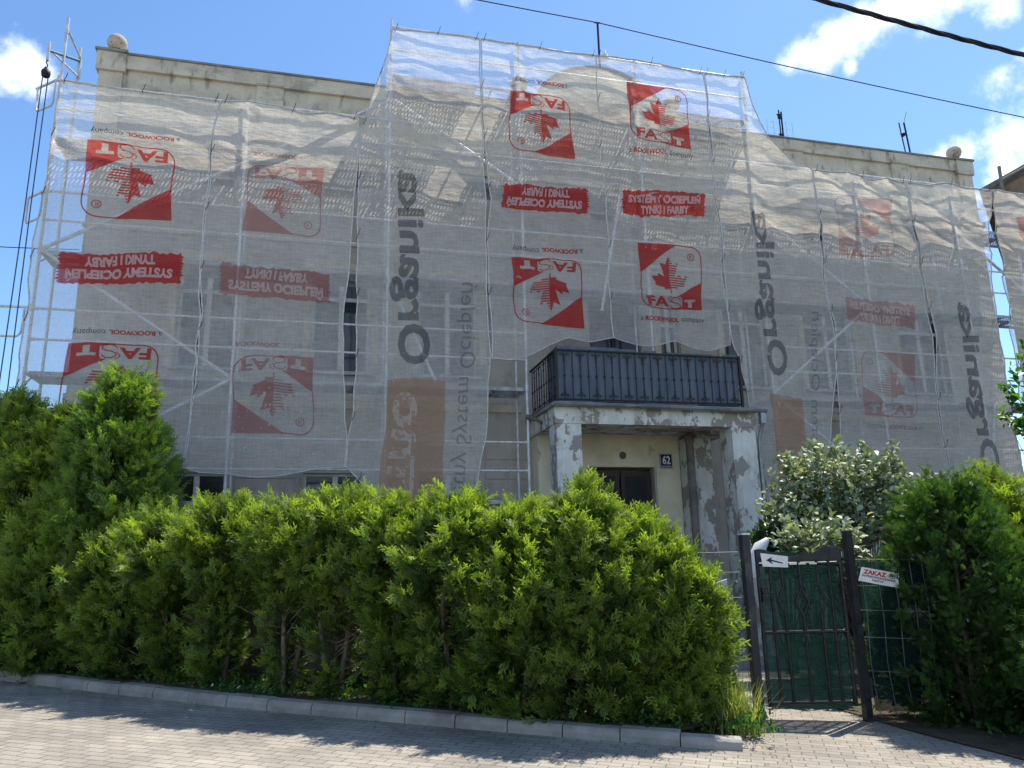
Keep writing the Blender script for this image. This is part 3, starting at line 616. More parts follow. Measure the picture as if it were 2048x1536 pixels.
# swing-out side guards on the left end, hoist arm
def atZ(x, y, Z): d = ray(x, y); t = (Z-EYE)/d.z; return Vector((d.x*t, d.y*t, Z))
for z0, pxe, h in ((9.62, (73, 178), .46), (7.58, (53, 398), .46), (5.58, (-30, 611), .48)):
    a_ = Vector((-4.44, YO, z0)); b_ = atZ(*pxe, z0); b_ = a_+(b_-a_).normalized()*min((b_-a_).length, 1.1)
    L_ = lambda u, dz: a_.lerp(b_, u)+Vector((0, 0, dz))
    q = MB(); q.tube([a_, b_], .021, 8)
    q.tube([L_(.14,0), L_(.15,-h+.1), L_(.18,-h+.04), L_(.25,-h), L_(.82,-h), L_(.88,-h+.03), L_(.91,-h+.08), L_(.92,0)], .018, 8)
    q.tube([(-4.44, YO, z0-.05), (-4.44, YO, z0+.05)], .036, 8); q.build('side_guard', M['galv'], sf)
tb0, tb1 = atY(137, 62, YO), atY(162, 118, YI)
q = MB(); q.tube([tb0, tb1], .018, 8); q.build('top_brace', M['galv'], sf)
hi0, hi1 = atY(160, 122, YI), atY(157, 154, YI)
def atX(x, y, X): d = ray(x, y); t = X/d.x; return Vector((X, d.y*t, EYE+d.z*t))
ho, ht_, hb = atX(98, 101, -4.46), atX(99, 84, -4.46), atX(95, 121, -4.46)
hs = empty('hoist_arm', tuple(hi0), 'teal swing arm clamped at the top left of the scaffold', 'hoist')
q = MB(); q.tube([hi0, ho], .024, 8); q.build('arm', M['teal'], hs)
q = MB(); q.tube([hi1, hi0.lerp(ho, .92)], .016, 8); q.tube([hi0+Vector((.02,-.03,.04)), hi1+Vector((.02,-.03,-.05))], .018, 8); q.tube([ht_, hb], .024, 8); q.build('strut', M['galv'], hs)
pz = hb.z-.24; py = hb.y
pu = empty('rope_pulley', (-4.46, py, pz), 'small dark pulley block hanging from the hoist arm with two ropes', 'pulley')
q = MB(); q.lathe((-4.46, py, pz), [(0,.12),(.03,.11),(.035,.08),(.065,.05),(.07,0),(.06,-.05),(.03,-.07),(0,-.08)], 12); q.tube([(-4.46, py, pz+.1), (-4.44, py-.02, pz+.14), (-4.46, py-.03, pz+.18), (-4.47, py, pz+.21), (-4.46, py, pz+.25)], .010, 6); q.build('block', M['black'], pu)
q = MB(); q.tube([(-4.50, py, pz), (-4.51, py, 7), (-4.53, py-.05, 4), (-4.55, py-.1, .3)], .009, 6); q.tube([(-4.42, py, pz), (-4.44, py+.02, 7), (-4.44, py+.03, 4), (-4.43, py+.04, .3)], .009, 6); q.build('rope', M['rope'], pu)
# loudspeaker-like capped tube end by the balcony
q = MB(); q.tube([(3.55, YO-.05, 4.02), (3.62, YO-.04, 4.0), (3.75, YO-.02, 3.97), (3.9, YO+.1, 3.92)], [.045, .05, .03, .03], 10); tag(q.build('tube_coupler', M['bare'], loc=(3.58, YO, 4.0)), 'short rusty tube with coupler between scaffold post and balcony corner', 'pipe')
# ================================================================ NETS
YN = 12.755
_LT = np.random.default_rng(99).uniform(-1, 1, (64, 64))
def vn(x, z):
    """smooth lattice noise in -1..1"""
    x = np.asarray(x, float)+100; z = np.asarray(z, float)+100; i = np.floor(x).astype(int); j = np.floor(z).astype(int); u = x-i; v = z-j
    u = u*u*u*(u*(u*6-15)+10); v = v*v*v*(v*(v*6-15)+10); g = lambda a, b: _LT[a % 64, b % 64]
    return (g(i, j)*(1-u)+g(i+1, j)*u)*(1-v)+(g(i, j+1)*(1-u)+g(i+1, j+1)*u)*v
def netY(X, Z, extra=0):
    X = np.asarray(X, float); Z = np.asarray(Z, float)
    y = YN+.032*vn(X*.8, Z*.6)+.018*vn(X*1.9+7, Z*.9+3)+.010*vn(X*4.3+1, Z*2.1)+.004*vn(X*9, Z*5+11)
    up_ = np.clip((Z-6.8)/1.6, 0, 1)*np.where(X > 8.6, 1.0, np.where((X > .9), np.clip((Z-8.8)/1.2, 0, 1), np.clip((Z-7.8)/1.0, 0, 1)))
    d1 = X*1.3+Z*2.2; d2 = X*1.7-Z*1.9
    fold = (1-np.abs(vn(d1*.9, d2*.35)))**3*.055+(1-np.abs(vn(d2*1.0+9, d1*.4)))**3*.045
    y = y-up_*np.where(X > 8.6, 1.0, .35)*fold
    for i_, px_ in enumerate(PXS[:8]):          # wrinkles radiating from the ties at every post and deck
        for l_ in range(1, 5 if 2 <= i_ <= 5 else 4):
            for zz_, am in ((L0+2*l_, .030), (L0+2*l_+1, .020)):
                dx, dz = X-px_, Z-zz_; r_2 = np.sqrt(dx*dx+dz*dz)+1e-6; th = np.arctan2(dz, dx)
                y = y+1.3*am*np.exp(-r_2/.38)*np.clip(r_2/.2, 0, 1)*np.sin(5*th+i_*1.7+l_*2.3+zz_+2.5*vn(px_*3, zz_*3+th))
    return y-.012
def resamp(pl, t):
    pl = np.array(pl, float); d = np.r_[0, np.cumsum(np.linalg.norm(np.diff(pl, axis=0), axis=1))]; d /= d[-1]
    return np.c_[np.interp(t, d, pl[:, 0]), np.interp(t, d, pl[:, 1])]
def toXZ(pl): return [(lambda p: (p.x, p.z))(atY(x, y, YN)) for x, y in pl]
def jit(pl, seed, amp=2.2):
    r = np.random.default_rng(seed); o = []
    for i in range(len(pl)-1):
        (x0, y0), (x1, y1) = pl[i], pl[i+1]; n = max(1, int(math.hypot(x1-x0, y1-y0)/28))
        for k in range(n): o.append((x0+(x1-x0)*k/n+(r.uniform(-amp, amp) if (i or k) else 0), y0+(y1-y0)*k/n+(r.uniform(-amp, amp)*.3 if (i or k) else 0)))
    return o+[pl[-1]]
S1 = [(440,202),(425,260),(418,330),(413,400),(404,480),(398,560),(400,630),(388,750),(375,880),(362,935)]
S1b = [(x+4, y) for x, y in S1]
S2 = [(716,238),(714,330),(707,400),(701,480),(699,548),(690,583),(685,651),(688,719),(687,839),(693,876),(688,935)]
S3 = [(785,58),(775,100),(750,180),(728,240),(719,300),(716,400),(714,480),(714,560),(713,640),(712,740),(707,820),(697,876),(690,932),(735,980),(775,1015)]
S4a = [(958,80),(961,200),(966,300),(969,370),(971,400),(970,480),(973,560),(976,640),(982,710),(975,800),(970,880),(950,980),(945,1012)]
S4b = [(961,80),(964,200),(971,300),(978,370),(980,400),(974,480),(979,560),(981,640),(984,716)]
S5 = [(1192,110),(1196,200),(1203,330),(1211,400),(1216,480),(1217,560),(1222,640),(1228,675)]
S6a = [(1405,147),(1412,200),(1421,300),(1430,400),(1440,480),(1445,560),(1455,640),(1460,690)]
S6b = [(1408,147),(1415,200),(1424,300),(1433,400),(1443,480),(1448,560),(1458,640),(1464,690),(1480,720),(1500,812),(1516,900),(1535,1030)]
S7a = [(1487,157),(1505,220),(1530,275),(1580,318),(1622,342),(1631,400),(1638,470),(1643,560),(1652,600),(1664,650),(1668,735),(1666,780),(1658,880),(1643,970),(1638,1000)]
S7b = [(1624,342),(1634,400),(1645,480),(1648,560),(1656,600),(1667,650),(1669,735),(1672,790),(1680,880),(1690,965)]
S8a = [(1810,365),(1815,420),(1826,480),(1834,540),(1849,620),(1861,670),(1871,760),(1876,840),(1886,900),(1897,955)]
S8b = [(1814,365),(1818,420),(1832,480),(1841,540),(1857,620),(1867,670),(1874,760),(1880,840),(1890,900),(1901,955)]
S9 = [(1978,383),(1979,430),(1974,476),(1980,520),(1985,580),(1994,640),(2008,720),(2016,790),(2050,1000)]
S9b = [(1981,383),(1986,430),(1990,470),(2003,500),(2006,560),(2020,610),(2020,660),(2034,720),(2040,790),(2078,1000)]
SR = [(2150,400),(2180,600),(2230,1000)]
SL = [(123,162),(110,240),(98,320),(76,440),(66,480),(54,560),(60,600),(50,650),(40,702),(36,740),(20,940)]
panels = [
 ('N1', SL, S1, [(123,162),(200,172),(300,184),(440,202)], [(20,940),(200,940),(362,935)], 'leftmost safety net at the scaffold corner with upside down red prints'),
 ('N2', S1b, S2, [(444,202),(500,204),(560,214),(610,228),(660,226),(716,238)], [(366,935),(400,946),(450,948),(510,956),(560,952),(640,937),(688,935)], 'net with faded mirrored red prints, white paint spatters near its lower hem'),
 ('N3', S3, S4a, [(785,58),(870,68),(958,80)], [(775,1015),(860,1018),(945,1012)], 'long net with tall grey vertical lettering, sloping out from the top left corner post'),
 ('N4', S4b, S5, [(961,80),(1040,92),(1110,102),(1192,110)], [(984,716),(1020,721),(1060,712),(1100,690),(1135,675),(1180,684),(1228,675)], 'net beside the balcony with two upside down leaf emblems, its hem curling up'),
 ('N5', S5, S6a, [(1192,110),(1270,122),(1340,136),(1405,147)], [(1228,675),(1250,683),(1285,692),(1312,692),(1350,681),(1385,696),(1420,703),(1460,690)], 'net above the balcony with two upright leaf emblems and readable slogan'),
 ('N6', S6b, S7a, [(1408,147),(1450,152),(1487,157)], [(1535,1030),(1590,1015),(1638,1000)], 'net right of the balcony with grey lettering, its top edge drooping from the high post'),
 ('N7', S7b, S8a, [(1624,342),(1705,348),(1740,362),(1770,360),(1810,365)], [(1690,965),(1800,960),(1897,955)], 'net with faint sideways flipped red prints above the silvery shrub'),
 ('N8', S8b, S9, [(1814,365),(1850,372),(1890,367),(1930,378),(1978,383)], [(1901,955),(2000,990),(2075,1000)], 'right hand net with grey lettering over the gap beside the house corner'),
 ('N9', S9b, SR, [(1981,383),(2040,390),(2150,400)], [(2078,1000),(2230,1000)], 'last net at the right picture edge with a scrap of red and yellow print'),
]
NET = {}
for idx, (nm, Lp, Rp, Tp, Bp, lab) in enumerate(panels):
    jL, jR = jit(Lp, 11+idx), jit(Rp, 12+idx+1)
    if nm in ('N5',): jL = jit(Lp, 12+3+1)     # shares the seam of its neighbour
    L_, R_, T_, B_ = toXZ(jL), toXZ(jR), toXZ(Tp), toXZ(Bp)
    nu = max(12, int(abs(T_[-1][0]-T_[0][0])/.062)); nu = max(nu, int(abs(B_[-1][0]-B_[0][0])/.062)); nv = int(max(abs(L_[0][1]-L_[-1][1]), abs(R_[0][1]-R_[-1][1]))/.062)
    s = np.linspace(0, 1, nu+1); t = np.linspace(0, 1, nv+1)
    Ls, Rs, Ts, Bs = resamp(L_, t), resamp(R_, t), resamp(T_, s), resamp(B_, s)
    S, T = np.meshgrid(s, t); S3_, T3_ = S[..., None], T[..., None]
    Pg = (1-T3_)*Ts[None]+T3_*Bs[None]+(1-S3_)*Ls[:, None]+S3_*Rs[:, None]-((1-S3_)*(1-T3_)*Ts[0]+S3_*(1-T3_)*Ts[-1]+(1-S3_)*T3_*Bs[0]+S3_*T3_*Bs[-1])
    X, Z = Pg[..., 0], Pg[..., 1]; Y = netY(X, Z)
    V = np.stack([X, Y, Z], -1).reshape(-1, 3); n1 = nu+1
    a = (np.arange(nv)[:, None]*n1+np.arange(nu)[None]).ravel(); F = np.stack([a, a+1, a+n1+1, a+n1], 1)
    g = empty('safety_net', (float(X.mean()), YN, float(Z.min())), lab, 'net', 'safety nets tied to the scaffold'); NET[nm] = g
    npmesh('net_sheet', V, F, M['net'], g, smooth=True)
    for edge in ('l', 'r', 't', 'b'):
        if edge == 'l': e = V.reshape(nv+1, n1, 3)[:, 0]
        elif edge == 'r': e = V.reshape(nv+1, n1, 3)[:, -1]
        elif edge == 't': e = V.reshape(nv+1, n1, 3)[0]
        else: e = V.reshape(nv+1, n1, 3)[-1]
        if nm == 'N5' and edge == 'l': continue
        q = MB(); q.tube([(p[0], p[1]-.004, p[2]) for p in e[::2].tolist()+[e[-1].tolist()]], .017 if edge == 't' else (.011 if edge in 'lr' else .008), 6); q.build('hem', M['hem'], g)
    gv = V.reshape(nv+1, n1, 3)
    for p in [gv[0, 1], gv[0, n1//2], gv[0, -2]]+[gv[k_, 0] for k_ in range(16, nv-4, 17)]:      # wire ties
        q = MB(); q.tube([(p[0]-.02, p[1]+.03, p[2]-.05), (p[0], p[1]-.035, p[2]), (p[0]+.015, p[1]-.02, p[2]+.04), (p[0]+.04, p[1]-.03, p[2]+.13)], .0055, 4); q.build('tie', M['black'], g)
# prints ------------------------------------------------------------------
import bmesh
def printmesh(v2, faces, quad, net, name, m_, off=.012, cell=.075):
    """v2 in unit square (u right, v DOWN) -> quad corners in picture order TL,TR,BR,BL of the upright design, on the net surface"""
    c = [np.array(t_) for t_ in toXZ(quad)]
    v2 = np.asarray(v2, float); u, v = v2[:, :1], v2[:, 1:2]
    P = (1-u)*(1-v)*c[0]+u*(1-v)*c[1]+u*v*c[2]+(1-u)*v*c[3]
    bm = bmesh.new(); vs = [bm.verts.new((p[0], 0, p[1])) for p in P]
    for f in faces:
        try: bm.faces.new([vs[i] for i in f])
        except ValueError: pass
    xs_, zs_ = P[:, 0], P[:, 1]
    for ax, lo, hi in ((0, xs_.min(), xs_.max()), (2, zs_.min(), zs_.max())):
        k = math.floor(lo/cell)*cell+cell
        while k < hi:
            co_ = [0, 0, 0]; no = [0, 0, 0]; co_[ax] = k; no[ax] = 1
            bmesh.ops.bisect_plane(bm, geom=bm.verts[:]+bm.edges[:]+bm.faces[:], plane_co=co_, plane_no=no, dist=1e-5); k += cell
    co2 = np.array([(vv.co.x, vv.co.z) for vv in bm.verts]); X_, Z_ = co2[:, 0], co2[:, 1]
    X2 = X_+.030*vn(Z_*1.3, X_*1.1)+.012*vn(Z_*4+5, X_*3); Z2 = Z_+.030*vn(X_*1.4+31, Z_*1.1)+.014*vn(X_*3.7+3, Z_*2+8)
    Y2 = netY(X2, Z2)-off
    for k_, vv in enumerate(bm.verts): vv.co = (X2[k_], Y2[k_], Z2[k_])
    off_ = wloc(net)
    for vv in bm.verts: vv.co -= off_
    me = bpy.data.meshes.new(name); bm.to_mesh(me); bm.free(); me.materials.append(m_)
    for p in me.polygons: p.use_smooth = True
    o = bpy.data.objects.new(name, me); COL.objects.link(o); o.parent = net; return o
def sub(v, f, u0, v0, u1, v1, acc):
    """append unit lettering (v up) to acc inside box u0..u1, v0(top)..v1(bottom)"""
    n = len(acc[0])
    for a, b in v: acc[0].append((u0+(u1-u0)*a, v1-(v1-v0)*b))
    for g in f: acc[1].append(tuple(i+n for i in g))
def poly(pts, acc): n = len(acc[0]); acc[0].extend(pts); acc[1].append(tuple(range(n, n+len(pts))))
HALF = [(.49,.19),(.436,.327),(.348,.29),(.407,.514),(.304,.449),(.309,.495),(.211,.481),(.255,.598),(.24,.62),(.392,.672),(.385,.70),(.478,.69),(.478,.76),(.49,.76)]
def logo(quad, net, m_red, paint=False):
    a = ([], [])
    poly([(0,0),(.64,0),(.045,.43),(.02,.44)], a)
    # frame line
    def ring(pts, w_):
        for i in range(len(pts)-1):
            (x0, y0), (x1, y1) = pts[i], pts[i+1]; dx, dy = x1-x0, y1-y0; L = math.hypot(dx, dy); nx, ny = -dy/L*w_/2, dx/L*w_/2
            ex, ey = dx/L*w_*.3, dy/L*w_*.3
            poly([(x0-ex+nx, y0-ey+ny), (x1+ex+nx, y1+ey+ny), (x1+ex-nx, y1+ey-ny), (x0-ex-nx, y0-ey-ny)], a)
    rr = .17
    ring([(.60,.008),(.83,.008)]+[(.83+rr*math.sin(k*math.pi/16)*.97, .008+rr*(1-math.cos(k*math.pi/16))) for k in range(1, 9)]+[(.992,.56)], .016)
    ring([(.03,.42),(.015,.80)]+[(.015+rr*(1-math.cos(k*math.pi/16)), .80+rr*math.sin(k*math.pi/16)*1.1) for k in range(1, 9)]+[(.60,.992)], .016)
    poly(HALF, a)
    # striped mirrored half
    H = [(1-.02-x, y) for x, y in HALF]; k = 0; v = .225
    while v < .75:
        vm = v+.009; xs_ = []
        for i in range(len(H)):
            (x0, y0), (x1, y1) = H[i], H[(i+1) % len(H)]
            if (y0-vm)*(y1-vm) < 0: xs_.append(x0+(x1-x0)*(vm-y0)/(y1-y0))
        xs_.sort()
        for i in range(0, len(xs_)-1, 2):
            if xs_[i+1]-xs_[i] > .008: poly([(xs_[i], v), (xs_[i+1], v), (xs_[i+1], v+.019), (xs_[i], v+.019)], a)
        v += .036
    # lower right red field with the T cut out
    poly([(.995,.56),(1.0,.80),(.575,.80),(.62,.775)], a)
    poly([(.64,.80),(1,.80),(1,.835),(.66,.835)], a); poly([(.90,.835),(1,.835),(1,1),(.90,1)], a); poly([(.66,.835),(.70,.835),(.70,.875),(.66,.875)], a)
    poly([(.875,.875),(.90,.875),(.90,1),(.84,1),(.84,.875)], a); poly([(.66,.875),(.765,.875),(.765,1),(.66,1)], a); poly([(.765,.965),(.84,.965),(.84,1),(.765,1)], a); poly([(.56,.975),(.66,.96),(.66,1),(.56,1)], a)
    v_, f_, _ = text_mesh('FA', .035); sub(v_, f_, .10, .80, .45, .955, a)
    # outlined S
    v_, f_, _ = text_mesh('R', .0); sub(v_, f_, .81, .135, .855, .195, a)
    ring([(.833+.05*math.cos(k*math.pi/8), .165+.05*math.sin(k*math.pi/8)) for k in range(17)], .011)
    sp = [(.62,.835),(.585,.805),(.52,.80),(.475,.825),(.47,.86),(.51,.885),(.58,.895),(.62,.925),(.60,.965),(.54,.975),(.48,.96),(.455,.93)]
    ring([(x+.016, y+.012) for x, y in sp], .014); ring([(x-.03, y) for x, y in sp[2:6]], .010)
    printmesh(a[0], a[1], quad, net, 'logo', m_red)
    w_ = ([], []); 
def company(quad, net, faded=False):
    v_, f_, _ = text_mesh('a', .0); a = ([], []); sub(v_, f_, 0, .28, .045, .85, a)
    v_, f_, _ = text_mesh('company', .0); sub(v_, f_, .64, .22, 1, 1.05, a); printmesh(a[0], a[1], quad, net, 'lettering', M['nlight'] if faded else M['nink'])
    v_, f_, _ = text_mesh('ROCKWOOL', .04); a = ([], []); sub(v_, f_, .075, .15, .60, .85, a); printmesh(a[0], a[1], quad, net, 'lettering', M['nred2'] if faded else M['nred'])
def banner(quad, net, m_red, seed=0, faded=False):
    r = random.Random(seed); a = ([], []); n = 34; top = []; bot = []
    for k in range(n+1):
        u = k/n; top.append((u, .03+r.uniform(-.025, .05))); bot.append((u, .96+r.uniform(-.05, .04)))
    for i in range(n): poly([top[i], top[i+1], bot[i+1], bot[i]], a)
    for sx in (0, 1):
        for k in range(9):
            v0 = .06+k*.095; d = r.uniform(.006, .03)*(1 if sx else -1); poly([(sx, v0), (sx+d, v0+r.uniform(0, .04)), (sx+d*.7, v0+.07), (sx, v0+.09)], a)
    printmesh(a[0], a[1], quad, net, 'banner', m_red)
    a = ([], []); v_, f_, _ = text_mesh('SYSTEMY OCIEPLEŃ', .05); sub(v_, f_, .06, .10, .95, .49, a); v_, f_, _ = text_mesh('TYNKI I FARBY', .05); sub(v_, f_, .21, .58, .80, .88, a)
    printmesh(a[0], a[1], quad, net, 'lettering', M['net2'] if faded else M['nwhite'], off=.016)
M['net2'] = netmat('net_print_pale', (.85, .82, .78), .6, .06)
def box4(x0, y0, x1, y1, sl=0, sk=0):
    """TL,TR,BR,BL with slope sl (px drop across) and skew sk (px right shift at the bottom)"""
    return [(x0, y0), (x1, y0+sl), (x1+sk, y1+sl), (x0+sk, y1)]
def rot180(q): return [q[2], q[3], q[0], q[1]]
def flipV(q): return [q[3], q[2], q[1], q[0]]
def flipH(q): return [q[1], q[0], q[3], q[2]]
logo(rot180([(176,280),(352,300),(345,443),(160,428)]), NET['N1'], M['nred'])
company(rot180([(182,256),(360,272),(360,284),(182,268)]), NET['N1'])
banner(rot180([(118,502),(366,506),(360,574),(114,567)]), NET['N1'], M['nred'], 1)
company(rot180([(142,655),(324,660),(324,674),(142,668)]), NET['N1'])
logo(rot180([(138,684),(321,690),(314,850),(108,842)]), NET['N1'], M['nred'])
logo(flipV([(494,325),(645,338),(640,474),(482,462)]), NET['N2'], M['nred2'])
company(flipV([(495,300),(655,314),(655,326),(495,312)]), NET['N2'], True)
banner(flipV([(446,522),(658,548),(656,610),(444,590)]), NET['N2'], M['nred2'], 2, True)
company(flipV([(457,680),(628,686),(628,698),(457,692)]), NET['N2'], True)
logo(flipV([(464,710),(628,714),(624,872),(460,868)]), NET['N2'], M['nred2'])
company(rot180([(1030,156),(1136,168),(1136,180),(1030,168)]), NET['N4'])
logo(rot180([(1022,182),(1142,198),(1150,318),(1016,300)]), NET['N4'], M['nred'])
banner(rot180([(1008,366),(1174,374),(1174,430),(1003,420)]), NET['N4'], M['nred'], 3)
company(rot180([(1024,488),(1166,498),(1166,511),(1024,501)]), NET['N4'])
logo(rot180([(1022,512),(1166,520),(1168,656),(1032,645)]), NET['N4'], M['nred'])
logo([(1250,166),(1372,184),(1380,298),(1258,280)], NET['N5'], M['nred'])
company([(1256,294),(1382,306),(1382,320),(1256,307)], NET['N5'])
banner([(1246,376),(1407,386),(1405,438),(1246,432)], NET['N5'], M['nred'], 4)
logo([(1273,486),(1398,497),(1404,623),(1283,616)], NET['N5'], M['nred'])
company([(1280,628),(1408,638),(1408,650),(1280,642)], NET['N5'])
logo(flipH([(1665,392),(1777,402),(1786,520),(1676,510)]), NET['N7'], M['nred3'])
banner(flipH([(1688,594),(1822,606),(1828,658),(1694,645)]), NET['N7'], M['nred3'], 5, True)
logo(flipH([(1716,704),(1828,710),(1838,838),(1728,832)]), NET['N7'], M['nred3'])
company(flipH([(1732,846),(1842,852),(1842,864),(1732,858)]), NET['N7'], True)
def vtext(txt, quad, net, m_, bold):
    """lettering running upwards and mirrored: quad = picture corners bottom-left.. see order below"""
    v_, f_, _ = text_mesh(txt, bold); a = ([], []); sub(v_, f_, 0, 0, 1, 1, a); printmesh(a[0], a[1], quad, net, 'lettering', m_)
# upright design TL -> picture bottom-right, TR -> top-right, BR -> top-left, BL -> bottom-left
def up_m(xb0, xb1, yb, xt0, xt1, yt): return [(xb1, yb), (xt1, yt), (xt0, yt), (xb0, yb)]
vtext('Organika', up_m(776, 862, 732, 782, 850, 342), NET['N3'], M['ngrey'], .03)
vtext('letny System Ociepleń', up_m(896, 938, 1006, 916, 958, 566), NET['N3'], M['nlight'], 0)
a = ([], []); poly([(0,0),(1,0),(1,1),(0,1)], a); printmesh(a[0], a[1], [(774,762),(891,760),(884,1010),(756,1012)], NET['N3'], 'orange_block', M['orange'])
vtext('rmo', up_m(770, 828, 1004, 784, 836, 786), NET['N3'], M['net2'], .04)
vtext('Organika', up_m(1524, 1580, 752, 1492, 1536, 420), NET['N6'], M['ngrey'], .03)
vtext('ny System Ociepleń', up_m(1618, 1640, 985, 1616, 1640, 624), NET['N6'], M['nlight'], 0)
a = ([], []); poly([(0,0),(1,0),(1,1),(0,1)], a); printmesh(a[0], a[1], [(1540,786),(1606,796),(1618,985),(1558,975)], NET['N6'], 'orange_block', M['orange'])
vtext('Organika', up_m(1952, 2000, 955, 1902, 1950, 606), NET['N8'], M['ngrey'], .03)
a = ([], []); poly([(0,.1),(1,0),(1,.9),(.5,1),(.1,.7)], a); printmesh(a[0], a[1], [(2030,432),(2080,430),(2080,500),(2034,490)], NET['N9'], 'logo', M['nred2'])
# white paint spatters on the second net
r_ = random.Random(5); a = ([], [])
for k in range(120):
    u, v = r_.gauss(.55, .2), r_.uniform(0, 1); s1 = r_.uniform(.003, .008); s2 = s1*r_.uniform(.8, 3)
    poly([(u-s1, v), (u, v-s2), (u+s1*.8, v+s1*.2), (u+s1*.1, v+s2)], a)
printmesh(a[0], a[1], [(390,770),(690,790),(690,930),(390,930)], NET['N2'], 'paint_spatter', M['nwhite'], off=.016)['kind'] = 'stuff'
q = None
# ================================================================ GATE AND FENCES
A = Vector((4.42, 7.20, 0)); B = Vector((5.24, 6.98, 0)); gd = (B-A).normalized(); gn = Vector((-gd.y, gd.x, 0))
def gp3(u, z, o_=0): p = A.lerp(B, u)+gn*o_; return (p.x, p.y, z)
def post(x, y, h, w_, lab, m_, cap_=True):
    p = empty('gate_post', (x, y, gz(x)), lab, 'gate post', 'gate posts'); q = MB(); q.box(x-w_, x+w_, y-w_, y+w_, gz(x)-.1, h); q.build('shaft', m_, p)
    if cap_: q = MB(); q.box(x-w_-.006, x+w_+.006, y-w_-.006, y+w_+.006, h+.001, h+.02); q.build('cap', M['galv'], p)
    return p
post(4.295, 7.20, 1.77, .040, 'scuffed dark gate post with light cap at the latch side', M['post'])
post(5.33, 6.94, 1.79, .036, 'dark gate post at the hinge side next to the dog sign', M['gate'], False)
gate = empty('garden_gate', (4.83, 7.09, 0), 'dark iron garden gate with diamond bars backed by green shade fabric', 'gate')
q = MB()
def bar(p0, p1, r=.016): q.tube([p0, p1], r, 6)
for u in (0.0, 1.0): q.tube([gp3(u, .10), gp3(u, 1.62)], .022, 6)
for z in (.13, .80, 1.47): q.tube([gp3(0, z), gp3(1, z)], .019, 6)
q.build('frame', M['gate'], gate)
q = MB(); top = []
for k in range(25):
    u = k/24; top.append((u, 1.585+.045*math.cos(u*2*math.pi*1.0+.5)+.012*math.sin(u*17)))
for k in range(24):
    (u0, z0), (u1, z1) = top[k], top[k+1]; q.add([gp3(u0, 1.50, -.018), gp3(u1, 1.50, -.018), gp3(u1, z1, -.018), gp3(u0, z0, -.018), gp3(u0, 1.50, -.010), gp3(u1, 1.50, -.010), gp3(u1, z1, -.010), gp3(u0, z0, -.010)], [(0,1,2,3),(7,6,5,4),(3,2,6,7),(0,4,5,1)])
q.build('top_board', M['gate'], gate)
for k in range(1, 7):
    u = k/7; q = MB()
    d_ = {2: -.07, 5: .07}.get(k, 0)
    zt, zb_, zc = 1.24, .96, 1.10
    if k in (1, 6): bar(gp3(u, 1.50), gp3(u, .12))
    elif k in (2, 5):
        bar(gp3(u, 1.50), gp3(u, zt)); bar(gp3(u, zt), gp3(u+d_, zc)); bar(gp3(u+d_, zc), gp3(u, zb_)); bar(gp3(u, zb_), gp3(u, .12))
    else:
        uu = u
        bar(gp3(uu, 1.50), gp3(uu, .12)) if k == 99 else None
        if k == 3: bar(gp3(.5, 1.50), gp3(.5, 1.22)); bar(gp3(.5, 1.22), gp3(.42, 1.09)); bar(gp3(.42, 1.09), gp3(.5, .96)); bar(gp3(.5, .96), gp3(.5, .12))
        else: bar(gp3(.5, 1.22, .001), gp3(.58, 1.09)); bar(gp3(.58, 1.09), gp3(.5, .96, .001))
    q.build('bar', M['gate'], gate)
def cloth(corners, nu, nv, amp, seed, name, m_, parent, ragged=0):
    r = np.random.default_rng(seed); s, t = np.meshgrid(np.linspace(0, 1, nu+1), np.linspace(0, 1, nv+1)); c = [np.array(x) for x in corners]
    P = ((1-s)*(1-t))[..., None]*c[0]+(s*(1-t))[..., None]*c[1]+(s*t)[..., None]*c[2]+((1-s)*t)[..., None]*c[3]
    n_ = np.cross(c[1]-c[0], c[3]-c[0]); n_ /= np.linalg.norm(n_)
    d = amp*(np.sin(7*s+5*t+r.uniform(0, 6))+.7*np.sin(13*s-6*t+r.uniform(0, 6))+.5*np.sin(21*s+3*t)+.4*np.sin(17*t+4*s)); P = P+d[..., None]*n_
    if ragged: P[:, -1] += (r.uniform(-1, 1, nv+1)*ragged)[:, None]*(c[1]-c[0])/np.linalg.norm(c[1]-c[0]); P[0] += (r.uniform(-1, 1, nu+1)*ragged*.5)[:, None]*np.array([0, 0, 1])
    n1 = nu+1; a_ = (np.arange(nv)[:, None]*n1+np.arange(nu)[None]).ravel(); F = np.stack([a_, a_+1, a_+n1+1, a_+n1], 1)
    return npmesh(name, P.reshape(-1, 3), F, m_, parent, smooth=True)
cloth([gp3(.02, 1.60, .035), gp3(.98, 1.56, .035), gp3(.98, .06, .035), gp3(.03, .07, .035)], 22, 34, .006, 3, 'shade_fabric', M['shade'], gate, .012)
q = MB(); q.box(-.02, .02, -.012, .012, -.07, .07); q.v = [(gp3(.03, 0)[0]+a, gp3(.03, 0)[1]-.03+b, 1.17+c) for a, b, c in q.v]; q.tube([gp3(.03, 1.19, -.05), gp3(.14, 1.19, -.05)], .008, 6); q.build('latch', M['gate'], gate)
def board(name, c4, thick, m_, lab, cat):
    """flat sign from 4 corners TL TR BR BL"""
    c = [Vector(x) for x in c4]; n = (c[1]-c[0]).cross(c[3]-c[0]).normalized(); n = n if n.y < 0 else -n
    r = empty(name, tuple((c[2]+c[3])/2), lab, cat); q = MB(); q.add([p for p in c]+[p-n*thick for p in c], [(0,1,2,3),(7,6,5,4),(0,4,5,1),(1,5,6,2),(2,6,7,3),(3,7,4,0)]); q.build('board', m_, r)
    def pt(u, v, o_=.0025): p = (c[0]*(1-u)+c[1]*u)*(1-v)+(c[3]*(1-u)+c[2]*u)*v; return p+n*o_
    return r, pt
